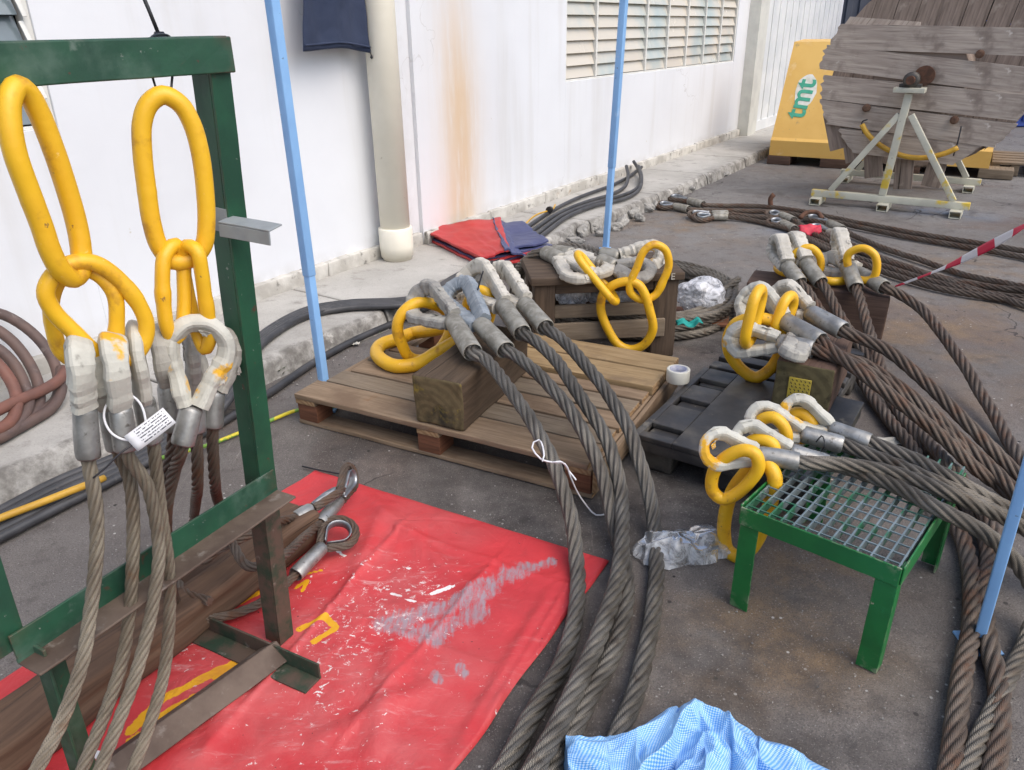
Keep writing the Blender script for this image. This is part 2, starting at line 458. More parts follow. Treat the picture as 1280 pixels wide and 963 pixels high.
M['block'] = wood('dark_timber', (.10, .07, .047), (.065, .045, .03), (.028, .02, .014), spots=[((.20, .15, .04), 5, .66, .72)])
M['block_end'] = endgrain('mossy_timber_end', (.145, .115, .06), (.115, .092, .048), spots=[((.33, .25, .03), 9, .56, .70), ((.045, .042, .03), 6, .52, .66), ((.45, .42, .36), 40, .72, .76)], ring=60)
M['block2'] = wood('dark_brown_timber', (.125, .08, .06), (.085, .052, .04), (.035, .022, .017), spots=[((.5, .33, .03), 18, .75, .78)])
M['block2_end'] = endgrain('olive_timber_end', (.14, .118, .062), (.112, .094, .05), spots=[((.24, .19, .03), 8, .60, .72), ((.06, .05, .03), 14, .58, .7)], ring=50)
M['old_timber'] = wood('old_rough_timber', (.145, .088, .057), (.085, .051, .034), (.03, .019, .014), crack=1.0, gs=.7)
M['old_end'] = endgrain('old_timber_end', (.15, .095, .065), (.095, .06, .042))
M['stool'] = wood('dark_stool_wood', (.115, .082, .058), (.07, .05, .037), (.03, .022, .017))
M['reel'] = wood('weathered_reel_board', (.50, .43, .365), (.33, .275, .235), (.13, .10, .08), spots=[((.24, .195, .165), 4, .52, .72), ((.60, .54, .48), 7, .64, .74)], gs=.6, crack=.8)
M['reel_dark'] = wood('dark_reel_board', (.33, .26, .215), (.20, .155, .125), (.075, .055, .045), spots=[((.36, .30, .25), 6, .60, .74)], gs=.6, crack=.8)
M['knot'] = mk('rust_stained_knot', (.085, .042, .026), (.15, .09, .06), 18, rough=.9)
M['black_plastic'] = mk('dusty_black_plastic', (.024, .024, .026), (.05, .047, .046), 5, rough=.42, rough2=.6, spots=[((.105, .095, .078), 5, .48, .72), ((.15, .135, .11), 12, .6, .72), ((.5, .34, .04), 22, .735, .75), ((.28, .25, .2), 40, .71, .74)], bump=[(40, .15, .002)])
M['black_rubber'] = mk('black_hose', (.035, .036, .04), (.06, .06, .064), 8, rough=.5, spots=[((.12, .115, .11), 24, .62, .75)])
M['brown_hose'] = mk('brown_hose', (.135, .085, .07), (.09, .062, .056), 9, rough=.65, spots=[((.20, .16, .14), 20, .6, .75)], bump=[(60, .2, .002)])
M['red_hose'] = mk('faded_red_hose', (.20, .085, .06), (.14, .065, .05), 9, rough=.6)
M['yellow_hose'] = mk('yellow_hose', (.62, .36, .04), (.5, .28, .03), 9, rough=.5)
M['green_wire'] = mk('green_yellow_earth_wire', (.16, .32, .05), (.6, .5, .03), 9, .48, .52, rough=.45)
M['black_tie'] = mk('black_cable_tie', (.015, .015, .018), rough=.4)
M['white_wire'] = mk('white_wire', (.75, .75, .77), rough=.4)
M['pipe'] = mk('cream_pvc_pipe', (.84, .80, .68), (.78, .74, .62), 3, rough=.5, spots=[((.50, .43, .33), 14, .68, .76)])
M['wall'] = None
M['plinth'] = mk('grimy_plinth', (.62, .60, .55), (.42, .40, .36), 6, rough=.85, spots=[((.20, .19, .17), 14, .57, .7), ((.35, .24, .15), 5, .62, .75)], bump=[(40, .5, .006), (11, .4, .01)])
M['window_frame'] = mk('white_window_frame', (.74, .74, .70), (.66, .66, .62), 8, rough=.5)
M['louvre'] = mk('reflection_tinted_louvre_glass', (.62, .57, .48), (.42, .48, .46), 1.1, .42, .62, rough=.16, rough2=.3, spec=.6)  # warm and grey-green reflections of the surroundings are painted into the pane colour
M['louvre_dark'] = mk('grey_louvre_glass', (.16, .20, .22), (.11, .14, .155), 2.5, rough=.12, spec=.7)
M['dark'] = mk('dark_interior', (.03, .032, .035), rough=.9)
M['door'] = mk('white_sheet_metal', (.75, .76, .75), (.66, .68, .68), 3, rough=.45, spots=[((.48, .47, .43), 8, .66, .78)])
M['jamb'] = mk('cream_door_jamb', (.66, .66, .60), (.58, .58, .53), 6, rough=.5)
M['navy'] = mk('navy_cloth', (.022, .034, .072), (.032, .045, .088), 6, rough=.9, bump=[(300, .3, .001), (14, .5, .01)])
M['tarp_red_fold'] = mk('red_tarp', (.50, .035, .035), (.43, .03, .032), 5, rough=.5, bump=[(22, .3, .006), (220, .2, .001)])
M['tarp_navy'] = mk('navy_tarp_back', (.045, .055, .14), (.065, .075, .17), 7, rough=.5, bump=[(24, .4, .008)])
M['yellow_block'] = mk('faded_yellow_paint', (.74, .47, .13), (.68, .41, .10), 2, rough=.55, spots=[((.42, .28, .12), 7, .63, .74), ((.80, .62, .34), 4, .56, .74), ((.30, .22, .13), 26, .69, .73)], bump=[(30, .2, .004)], edge=((.35, .25, .14), 12, .45))
M['logo_green'] = mk('green_stencil', (.05, .34, .22), (.07, .40, .27), 12, rough=.6)
M['logo_white'] = mk('white_stencil_ground', (.75, .76, .72), (.6, .6, .5), 12, rough=.6)
M['stand'] = mk('cream_steel_stand', (.56, .55, .45), (.46, .45, .37), 6, rough=.5, spots=[((.62, .45, .06), 3.5, .56, .64), ((.25, .2, .15), 30, .68, .74)])
M['dark_metal'] = mk('dark_greasy_steel', (.06, .055, .05), (.11, .10, .09), 20, rough=.5, metal=.6)
M['thimble'] = mk('galvanised_thimble', (.36, .38, .40), (.24, .25, .265), 20, rough=.35, rough2=.5, metal=.8)
M['concrete'] = None
M['chunk'] = mk('broken_concrete', (.36, .345, .315), (.16, .155, .145), 5, rough=.95, spots=[((.55, .54, .5), 20, .58, .7), ((.13, .125, .115), 16, .6, .7)], bump=[(50, .7, .006), (14, .5, .01)])
M['red_tag'] = mk('red_rag', (.62, .03, .06), (.5, .02, .05), 30, rough=.6)
M['teal'] = mk('teal_rag', (.012, .27, .24), (.02, .34, .30), 20, rough=.8)
M['tape_white'] = mk('white_tape_roll', (.66, .65, .58), (.6, .59, .52), 12, rough=.45)
M['card'] = mk('tape_core_card', (.30, .32, .45), (.5, .5, .55), 40, rough=.7)
M['plate'] = mk('yellow_nail_plate', (.58, .44, .06), (.45, .36, .07), 30, rough=.5, metal=.2)
M['slot'] = mk('plate_slot_shadow_steel', (.03, .028, .02), rough=.8)
M['weed'] = mk('weed_leaf', (.055, .10, .025), (.09, .13, .03), 40, rough=.7)
M['scrap'] = mk('paper_scrap', (.62, .60, .53), (.5, .48, .42), 20, rough=.85)
M['blue_container'] = mk('blue_container_paint', (.03, .07, .32), (.04, .085, .36), 3, rough=.5)
M['dark_container'] = mk('dark_blue_grey_container', (.055, .062, .085), (.07, .078, .10), 4, rough=.55)
M['purple'] = mk('light_steel_debris', (.3, .29, .27), (.2, .19, .18), 9, rough=.6, metal=.3)

def wallmat():
    t = NT('white_wall_paint'); co = t.coord('Object')
    col = t.mix(t.ramp(t.noise(co, .9, 4), .3, .7), (.735, .755, .785), (.685, .70, .73))
    st = t.coord('Object', (3.5, 3.5, .25))
    col = t.mix(t.math('MULTIPLY', t.ramp(t.noise(st, 1.6, 5), .5, .78), .35), col, (.54, .525, .49))
    col = t.mix(t.ramp(t.noise(co, 9, 5, .7), .71, .75), col, (.60, .58, .54))
    rs = t.math('MULTIPLY', t.attr('rust_run'), t.ramp(t.noise(t.coord('Object', (14, 14, 2.0)), 1, 5, .65), .05, .6))
    col = t.mix(rs, col, (.65, .50, .35))
    vo = t.n('ShaderNodeTexVoronoi', feature='DISTANCE_TO_EDGE'); t.l(t.n_warp(co, 1.2), vo.inputs['Vector']); vo.inputs['Scale'].default_value = .8
    ck = t.math('MULTIPLY', t.ramp(vo.outputs['Distance'], .006, .002), t.ramp(t.noise(co, .7, 3), .52, .6))
    col = t.mix(t.math('MULTIPLY', ck, .5), col, (.42, .41, .39))
    pass
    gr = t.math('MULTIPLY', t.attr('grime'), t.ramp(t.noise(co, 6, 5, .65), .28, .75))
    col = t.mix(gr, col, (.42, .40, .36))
    n1 = t.bump(t.noise(co, 24, 5), .12, .006); n2 = t.bump(t.noise(co, 2.4, 3), .25, .03, n1)
    t.bsdf(col, .75, 0, n2, .25); return t.m
M['wall'] = wallmat()

def concmat():
    t = NT('walkway_concrete'); co = t.coord('Object')
    col = t.mix(t.ramp(t.noise(co, 1.7, 6, .6), .3, .72), (.50, .485, .45), (.38, .365, .335))
    col = t.mix(t.ramp(t.noise(co, 7, 5, .65), .54, .72), col, (.29, .275, .25))
    col = t.mix(t.math('MULTIPLY', t.ramp(t.noise(co, 130, 3), .5, .75), .5), col, (.24, .225, .2))
    col = t.mix(t.ramp(t.noise(co, 55, 3), .71, .74), col, (.5, .49, .45))
    e = t.math('MULTIPLY', t.attr('edge'), t.ramp(t.noise(co, 9, 6, .7), .32, .66))
    col = t.mix(e, col, (.16, .15, .135))
    w = t.math('MULTIPLY', t.attr('edge'), t.ramp(t.noise(co, 6, 5, .6), .6, .68))
    col = t.mix(w, col, (.52, .50, .46))
    col = t.mix(t.attr('joint'), col, (.05, .047, .043))
    n1 = t.bump(t.noise(co, 90, 5), .4, .003); n2 = t.bump(t.noise(co, 12, 5), .4, .012, n1)
    t.bsdf(col, .9, 0, n2, .2); return t.m
M['concrete'] = concmat()

def groundmat():
    t = NT('stained_asphalt'); co = t.coord('Object')
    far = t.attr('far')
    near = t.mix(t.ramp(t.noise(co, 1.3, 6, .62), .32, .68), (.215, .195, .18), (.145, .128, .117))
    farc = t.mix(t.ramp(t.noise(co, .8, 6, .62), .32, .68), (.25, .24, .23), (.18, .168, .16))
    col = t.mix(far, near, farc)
    col = t.mix(t.math('MULTIPLY', t.ramp(t.noise(co, .75, 5, .55, .8), .50, .66), .75), col, (.165, .118, .095))
    col = t.mix(t.math('MULTIPLY', t.ramp(t.noise(co, 1.9, 6, .65, 1.0), .55, .70), .75), col, (.085, .075, .07))
    co2 = t.coord('Object', (1, 1, 1), (0, 0, .7)); 
    col = t.mix(t.math('MULTIPLY', t.ramp(t.noise(co2, 2.6, 5, .6, .5), .60, .74), .5), col, (.29, .235, .19))
    col = t.mix(t.math('MULTIPLY', t.attr('oil_and_shade'), t.ramp(t.noise(co, 5, 6, .65), .28, .70)), col, (.052, .045, .042))  # dark stains, deepened to stand in for weak contact shadow round the pallets
    col = t.mix(t.math('MULTIPLY', t.attr('rusty'), t.ramp(t.noise(co, 3.2, 6, .65), .38, .72)), col, (.255, .175, .105))
    col = t.mix(t.math('MULTIPLY', t.attr('blue'), t.ramp(t.noise(co, 2.4, 5, .6), .3, .65)), col, (.13, .19, .29))
    agg = t.noise(co, 260, 3, .6)
    col = t.mix(t.math('MULTIPLY', t.ramp(agg, .42, .70), .62), col, (.055, .05, .047))
    col = t.mix(t.math('MULTIPLY', t.ramp(t.noise(co, 190, 2), .62, .70), .6), col, (.36, .33, .30))
    vr = t.n('ShaderNodeTexVoronoi'); t.l(co, vr.inputs['Vector']); vr.inputs['Scale'].default_value = 26
    sp = t.math('MULTIPLY', t.ramp(vr.outputs['Distance'], .13, .08), t.ramp(t.noise(co, 3.1, 4), .50, .60))
    col = t.mix(sp, col, (.48, .46, .43))
    vr2 = t.n('ShaderNodeTexVoronoi'); t.l(co, vr2.inputs['Vector']); vr2.inputs['Scale'].default_value = 14
    sp2 = t.math('MULTIPLY', t.ramp(vr2.outputs['Distance'], .11, .07), t.ramp(t.noise(co2, 2.1, 4), .5, .6))
    col = t.mix(sp2, col, (.025, .024, .023))
    vo = t.n('ShaderNodeTexVoronoi', feature='DISTANCE_TO_EDGE'); t.l(t.n_warp(co, .55), vo.inputs['Vector']); vo.inputs['Scale'].default_value = 1.1
    ck = t.math('MULTIPLY', t.ramp(vo.outputs['Distance'], .009, .003), t.ramp(t.noise(co, 1.1, 3), .50, .56))
    col = t.mix(t.math('MULTIPLY', ck, .8), col, (.035, .03, .028))
    scr = t.noise(t.coord('Object', (60, 2.2, 1), (0, 0, .5)), 1, 4, .6, .4)
    col = t.mix(t.math('MULTIPLY', t.math('MULTIPLY', t.ramp(scr, .60, .70), t.ramp(t.noise(co, 1.4, 3), .48, .62)), .45), col, (.32, .28, .25))
    col = t.mix(t.math('MULTIPLY', t.ramp(t.noise(co, 11, 6, .7), .50, .68), .5), col, (.085, .074, .067))
    n1 = t.bump(agg, .8, .005); n2 = t.bump(t.noise(co, 34, 5, .6), .4, .006, n1); n3 = t.bump(t.noise(co, 3, 5), .3, .02, n2)
    rg = t.n('ShaderNodeMapRange'); t.l(t.noise(co, 1.9, 6, .65, 1.0), rg.inputs[0]); rg.inputs[1].default_value = .45; rg.inputs[2].default_value = .7; rg.inputs[3].default_value = .85; rg.inputs[4].default_value = .6
    t.bsdf(col, rg.outputs[0], 0, n3, .3); return t.m
M['ground'] = groundmat()

def tarpmat():
    t = NT('paint_spattered_red_tarp'); co = t.coord('Object')
    col = t.mix(t.ramp(t.noise(co, 2.2, 5), .3, .7), (.58, .043, .049), (.47, .032, .039))
    # wear: dusty pinkish patches
    dust = t.math('MULTIPLY', t.attr('dust'), t.ramp(t.noise(co, 4.5, 6, .65), .30, .75))
    col = t.mix(t.math('MULTIPLY', dust, .45), col, (.60, .21, .20))
    wn = t.math('ADD', t.math('MULTIPLY', t.noise(co, 12, 7, .75, 1.2), .55), t.math('MULTIPLY', t.noise(t.coord('Object', (34, 7, 1), (0, 0, -.5)), 1, 6, .7, .8), .45))
    gm = t.ramp(t.math('ADD', t.attr('gray'), t.math('MULTIPLY', t.math('SUBTRACT', wn, .5), 3.4)), .52, .92)
    col = t.mix(t.math('MULTIPLY', t.math('MULTIPLY', gm, t.ramp(t.noise(t.coord('Object', (70, 16, 1), (0, 0, -.5)), 1, 6, .75), .30, .62)), .8), col, (.27, .31, .345))
    sn = t.noise(co, 58, 5, .72, .6)
    am = t.attr('white')
    wm = t.ramp(t.math('ADD', sn, t.math('MULTIPLY', am, .085)), .70, .745)
    col = t.mix(t.math('MULTIPLY', wm, t.ramp(t.noise(co, 17, 4), .3, .6)), col, (.74, .70, .67))
    sc2 = t.math('MULTIPLY', t.math('MULTIPLY', t.ramp(t.noise(t.coord('Object', (9, 40, 1), (0, 0, .6)), 1, 6, .75), .54, .70), am), .22)
    col = t.mix(sc2, col, (.72, .60, .58))
    w2 = t.ramp(t.math('ADD', t.attr('blot'), t.math('MULTIPLY', t.math('SUBTRACT', t.noise(co, 30, 4, .7), .5), 1.2)), .62, .68)
    col = t.mix(w2, col, (.78, .76, .74))
    ym = t.ramp(t.math('ADD', t.attr('yel'), t.math('MULTIPLY', t.math('SUBTRACT', t.noise(co, 22, 5, .7), .5), 1.3)), .55, .61)
    col = t.mix(ym, col, (.72, .36, .015))
    ysp = t.ramp(t.noise(t.coord('Object', (1, 1, 1), (0, 0, 1)), 26, 4, .6), .735, .755)
    col = t.mix(ysp, col, (.66, .33, .02))
    dk = t.ramp(t.noise(co, 70, 2), .75, .78); col = t.mix(dk, col, (.10, .03, .03))
    crs = t.math('ABSOLUTE', t.math('SUBTRACT', t.noise(t.coord('Object', (1, .45, 1), (0, 0, .55)), 3.0, 2, .4, .3), .5)); crs = t.ramp(crs, 0.0, .05)
    crs2 = t.math('ABSOLUTE', t.math('SUBTRACT', t.noise(t.coord('Object', (.4, 1, 1), (0, 0, .55)), 5.0, 2, .4, .3), .5)); crs2 = t.ramp(crs2, 0.0, .06)
    col = t.mix(t.math('MULTIPLY', t.ramp(t.noise(co, 5.5, 6, .7), .52, .72), .35), col, (.33, .05, .05))
    n1 = t.bump(t.math('ADD', t.noise(co, 9, 5, .55, .6), t.math('ADD', t.math('MULTIPLY', crs, .16), t.math('MULTIPLY', crs2, .10))), .5, .02); n2 = t.bump(t.noise(co, 420, 2), .12, .0008, n1)
    t.bsdf(col, .5, 0, n2, .4); return t.m
M['tarp'] = tarpmat()

def wovenmat():
    t = NT('blue_white_woven_sheet'); co = t.coord('UV', (1, 1, 1), (0, 0, .6))
    sep = t.n('ShaderNodeSeparateXYZ'); t.l(co, sep.inputs[0])
    a = t.math('SINE', t.math('MULTIPLY', sep.outputs[0], 2 * PI / .0078)); b = t.math('SINE', t.math('MULTIPLY', sep.outputs[1], 2 * PI / .0078))
    ck = t.ramp(t.math('MULTIPLY', a, b), -.12, .25)
    col = t.mix(ck, (.10, .36, .76), (.48, .67, .86))
    col = t.mix(t.ramp(t.noise(t.coord('UV'), 5, 4), .4, .7), col, t.mix(ck, (.06, .24, .63), (.40, .60, .80)))
    col = t.mix(t.ramp(t.noise(t.coord('UV'), 11, 5), .69, .75), col, (.66, .75, .80))
    t.bsdf(col, .42, 0, t.bump(t.math('ADD', a, b), .2, .0012), .5); return t.m
M['woven'] = wovenmat()

def plastic(name, white=.25, tint=(.8, .82, .84), gf=.9):
    t = NT(name); co = t.coord('Object')
    tr = t.n('ShaderNodeBsdfTransparent'); tr.inputs[0].default_value = (.93, .93, .93, 1)
    gl = t.n('ShaderNodeBsdfGlossy'); gl.inputs['Roughness'].default_value = .22
    df = t.n('ShaderNodeBsdfDiffuse'); df.inputs[0].default_value = (*tint, 1)
    nb = t.bump(t.noise(co, 14, 3, .45, 1.2), .4, .01)
    t.l(nb, gl.inputs['Normal'])
    fr = t.n('ShaderNodeFresnel'); fr.inputs[0].default_value = 1.5; t.l(nb, fr.inputs['Normal'])
    m1 = t.n('ShaderNodeMixShader'); t.l(t.math('MULTIPLY', t.ramp(t.noise(co, 18, 6, .65, 1.0), .25, .75), white * 2), m1.inputs[0])
    t.l(tr.outputs[0], m1.inputs[1]); t.l(df.outputs[0], m1.inputs[2])
    m2 = t.n('ShaderNodeMixShader'); t.l(t.math('ADD', t.math('MULTIPLY', fr.outputs[0], gf), .03), m2.inputs[0])
    t.l(m1.outputs[0], m2.inputs[1]); t.l(gl.outputs[0], m2.inputs[2])
    t.l(m2.outputs[0], t.out.inputs[0]); return t.m
M['clear'] = plastic('clear_plastic', .36, (.8, .82, .84), .55)
M['wrap'] = plastic('cloudy_plastic_wrap', .75, (.62, .63, .66), .35)

def stripes():
    t = NT('red_white_barrier_tape'); sep = t.n('ShaderNodeSeparateXYZ'); t.l(t.tc.outputs['UV'], sep.inputs[0])
    w = t.math('FRACT', t.math('MULTIPLY', t.math('ADD', sep.outputs[0], t.math('MULTIPLY', sep.outputs[1], .6)), 4.5))
    m = t.ramp(w, .49, .51)
    t.bsdf(t.mix(m, (.66, .03, .075), (.74, .70, .70)), .35, 0, None, .5); return t.m
M['barrier'] = stripes()

def printed():
    t = NT('printed_tag_face'); co = t.coord('UV')
    sep = t.n('ShaderNodeSeparateXYZ'); t.l(co, sep.inputs[0])
    row = t.ramp(t.math('SINE', t.math('MULTIPLY', sep.outputs[1], 2 * PI * 7)), .1, .3)
    wd = t.ramp(t.noise(t.coord('UV', (34, 7.5, 1)), 1.0, 2), .43, .48)
    inx = t.math('MULTIPLY', t.ramp(sep.outputs[0], .20, .22), t.ramp(sep.outputs[0], .95, .93))
    iny = t.math('MULTIPLY', t.ramp(sep.outputs[1], .08, .10), t.ramp(sep.outputs[1], .92, .90))
    m = t.math('MULTIPLY', t.math('MULTIPLY', row, wd), t.math('MULTIPLY', inx, iny))
    t.bsdf(t.mix(m, (.72, .72, .74), (.06, .06, .08)), .4); return t.m
M['printed'] = printed()
# ------------------------------------------------------------------ camera, light, sky
cd = bpy.data.cameras.new('camera'); cam = bpy.data.objects.new('camera', cd); COL.objects.link(cam)
cd.sensor_fit = 'HORIZONTAL'; cd.sensor_width = 36; cd.lens = FPX / 1280 * 36
cd.clip_start = .02; cd.clip_end = 500
cam.matrix_world = Matrix.Translation(CAM_P) @ CAM_R.to_4x4()
sc.camera = cam
SUN_EL, SUN_AZ = 52.0, 128.0      # azimuth clockwise from +Y: light comes from the right and behind the camera
w = bpy.data.worlds.new('World'); sc.world = w; w.use_nodes = True
nt = w.node_tree; bg = nt.nodes['Background']
sky = nt.nodes.new('ShaderNodeTexSky'); sky.sky_type = 'NISHITA'; sky.sun_disc = False
sky.sun_elevation = math.radians(SUN_EL); sky.sun_rotation = math.radians(SUN_AZ)
sky.air_density = 1.0; sky.dust_density = 3.0; sky.ozone_density = 1.0
nt.links.new(sky.outputs[0], bg.inputs[0]); bg.inputs[1].default_value = .15
sd = bpy.data.lights.new('sun', 'SUN'); so = bpy.data.objects.new('sun', sd); COL.objects.link(so)
sd.energy = 1.25; sd.angle = math.radians(60); sd.color = (1, .95, .88)
az, el = math.radians(SUN_AZ), math.radians(SUN_EL)
sdir = V((math.sin(az) * math.cos(el), math.cos(az) * math.cos(el), math.sin(el)))
so.rotation_euler = sdir.to_track_quat('Z', 'Y').to_euler(); so.location = sdir * 20
sc.view_settings.view_transform = 'Standard'; sc.view_settings.look = 'None'
sc.view_settings.exposure = 0.5; sc.view_settings.gamma = 1
sc.render.engine = 'CYCLES'
sc.cycles.use_denoising = True
try: sc.cycles.denoiser = 'OPENIMAGEDENOISE'
except Exception: pass
sc.cycles.max_bounces = 6; sc.cycles.transparent_max_bounces = 12
sc.cycles.sample_clamp_indirect = 6

# ------------------------------------------------------------------ ground
def lin(a, b, st):
    n = max(1, round((b - a) / st)); return [a + (b - a) * i / n for i in range(n + 1)]
xs = [-60, -30, -12, -6] + lin(-2.6, 5.4, .055) + [7, 9, 12, 18, 30, 60]
ys = [-40, -15, -5] + lin(.4, 9.6, .055) + [11, 13, 16, 22, 40, 90]
def kz(p):
    s, t = wst(p); return t
def gauss(p, c, r, rot=0, r2=None):
    q = V((p.x - c[0], p.y - c[1])); r2 = r2 or r
    x = q.x * math.cos(rot) + q.y * math.sin(rot); y = -q.x * math.sin(rot) + q.y * math.cos(rot)
    return math.exp(-(x / r) ** 2 - (y / r2) ** 2)
gb = MB(); k0 = gb.add([])
for x in xs:
    for y in ys:
        z = 0.0
        if -2.7 < x < 5.5 and .3 < y < 9.7:
            z = .006 * noise.noise(V((x * 1.3, y * 1.3, 0))) + .0025 * noise.noise(V((x * 9, y * 9, 3))) - .004
        gb.v.append(V((x, y, z)))
ny = len(ys)
for i in range(len(xs) - 1):
    for j in range(ny - 1):
        gb.face([i * ny + j, (i + 1) * ny + j, (i + 1) * ny + j + 1, i * ny + j + 1], [(0, 0)] * 4)
P_ = lambda px, py: g(px, py)
bl = [(g(1160, 265), .42, .22), (g(1095, 212), .3, .15), (g(1010, 292), .25, .16)]
oil_and_shade = [(g(890, 620), .35), (g(720, 640), .22), (g(850, 600), .3), (g(600, 640), .3), (g(1000, 800), .18), (g(680, 900), .35), (g(470, 560), .3), (g(1080, 900), .2), (g(910, 430), .4), (g(860, 900), .3)]
rus = [(g(1030, 720), .16), (g(1180, 420), .8), (g(1000, 640), .2), (g(850, 280), .6), (g(1240, 340), .7), (g(930, 790), .25), (g(1010, 780), .2)]
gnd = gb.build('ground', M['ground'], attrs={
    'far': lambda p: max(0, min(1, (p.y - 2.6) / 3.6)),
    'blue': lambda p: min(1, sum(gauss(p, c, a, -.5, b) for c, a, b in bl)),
    'oil_and_shade': lambda p: min(1, sum(gauss(p, c, r) for c, r in oil_and_shade)),
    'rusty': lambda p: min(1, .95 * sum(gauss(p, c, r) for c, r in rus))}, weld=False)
tag(gnd, kind='structure')

# ------------------------------------------------------------------ raised walkway with its broken kerb edge
KT = .75
def edge(s):
    e = KT + .025 * noise.noise(V((s * 1.7, 0, 0))) + .018 * noise.noise(V((s * 7, 2, 0)))
    broken = math.exp(-((s - .9) / 1.5) ** 4)
    e -= broken * (.05 + .09 * max(0, noise.noise(V((s * 3.1, 5, 0)))))
    return e
ss = []
J = [-3.4 + 1.25 * k for k in range(18)]
for s in lin(-7, 18, .05):
    if all(abs(s - j) > .02 for j in J): ss.append(s)
for j in J: ss += [j - .012, j - .006, j + .006, j + .012]
ss.sort()
TT = [-.3, 0, .1, .2, .3, .4, .5, .58, .64, .68]
wb = MB(); jt = {}; rows = []
for s in ss:
    isj = any(abs(s - j) < .007 for j in J)
    e = edge(s); row = []
    for t in TT + ['a', 'b', 'c', 'd', 'e']:
        z = .10 + .006 * noise.noise(V((s * 1.1, 0 if isinstance(t, str) else t * 2, 7)))
        if isinstance(t, str):
            tt = {'a': e - .025, 'b': e - .006, 'c': e + .004, 'd': e + .012, 'e': e + .03}[t]
            z += {'a': 0, 'b': -.008, 'c': -.03, 'd': -.075, 'e': -.13}[t]
            q = noise.noise_vector(V((s * 13, tt * 9, z * 18))) * .012
            tt += q.x; z += q.y * .7
        else:
            tt = t * (e - .05) / .68 if t > 0 else t
        if isj: z -= .012
        row.append(len(wb.v)); wb.v.append(wp(s, tt, z))
        jt[row[-1]] = (1.0 if isj else 0.0, 1.0 if isinstance(t, str) else max(0, (tt - .5) / .25) * .5)
    rows.append(row)
for i in range(len(rows) - 1):
    for j in range(len(rows[0]) - 1):
        wb.face([rows[i][j], rows[i][j + 1], rows[i + 1][j + 1], rows[i + 1][j]], [(0, 0)] * 4)
it1 = iter(range(len(wb.v))); it2 = iter(range(len(wb.v)))
walk = wb.build('walkway', M['concrete'], attrs={'joint': lambda p: jt[next(it1)][0], 'edge': lambda p: jt[next(it2)][1]}, weld=False)
tag(walk, kind='structure')

# ------------------------------------------------------------------ the white building
UPZ = V((0, 0, 1)); AXW = (WA, WN, UPZ)
bld = thing('white_building', wp(3, -.3, 0), 'long white painted building with louvred windows and sheet metal door', 'building')
sW0 = wst(onwall(707, 98))[0]; sW1 = wst(onwall(917, 80))[0]; zW = 1.075
sL1 = wst(onwall(78, 160))[0]; zL = onwall(78, 160).z; sL0 = sL1 - 1.7
sJ = wst(onwall(926, 120))[0]; sD1 = wst(onwall(1046, 20))[0]; sS = wst(onwall(529, 285))[0]
TOP = 3.4
def wseg(mb, s0, s1, z0, z1, t1=0.0, t0=-.25):
    nx = max(1, min(60, int((s1 - s0) / .09))); nz = max(1, min(40, int((z1 - z0) / .09)))
    mb.box(wp((s0 + s1) / 2, (t0 + t1) / 2, (z0 + z1) / 2), AXW, ((s1 - s0) / 2, (t1 - t0) / 2, (z1 - z0) / 2), .003, n=(nx, 1, nz), sm=False)
wm = MB(); tn = -.03
wseg(wm, -9, sL0, -.1, TOP, tn); wseg(wm, sL0, sL1, -.1, zL, tn); wseg(wm, sL0, sL1, 2.35, TOP, tn); wseg(wm, sL1, sS, -.1, TOP, tn)
wseg(wm, sS, sW0, -.1, TOP); wseg(wm, sW0, sW1, -.1, zW); wseg(wm, sW0, sW1, 2.3, TOP); wseg(wm, sW1, sJ, -.1, TOP); wseg(wm, sJ, sD1, 2.9, TOP); wseg(wm, sD1, sD1 + .4, -.1, TOP)
sR = wst(onwall(575, 200))[0]
def rustrun(p):
    s, t = wst(p)
    if s < sS - .3: return 0
    c = sR + .02 * math.sin(p.z * 2.2)
    return min(1, .85 * math.exp(-((s - c) / .20) ** 2) * min(1, max(0, (2.3 - p.z) / 1.2)) + .22 * math.exp(-((s - c) / .36) ** 2) * min(1, max(0, (1.7 - p.z) / .8)))
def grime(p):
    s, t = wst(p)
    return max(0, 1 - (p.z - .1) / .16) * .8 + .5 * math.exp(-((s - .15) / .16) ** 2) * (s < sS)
wm.build('wall', M['wall'], bld, attrs={'rust_run': rustrun, 'grime': grime})
pm = MB()
for (s0, s1, t1, h) in ((-9, sS - .02, .0, .075), (sS, sJ - .02, .03, .075)):
    k = s0
    while k < s1:
        e = min(s1, k + random.uniform(.7, 1.3)); hh = h + random.uniform(-.006, .006)
        pm.box(wp((k + e) / 2, t1 - .02, .09 + hh / 2), AXW, ((e - k) / 2 - .002, .032, hh / 2 + .02), .008, n=(int((e - k) / .05) + 1, 2, 2), jit=.008, jf=16); k = e
pm.build('plinth', M['plinth'], bld)
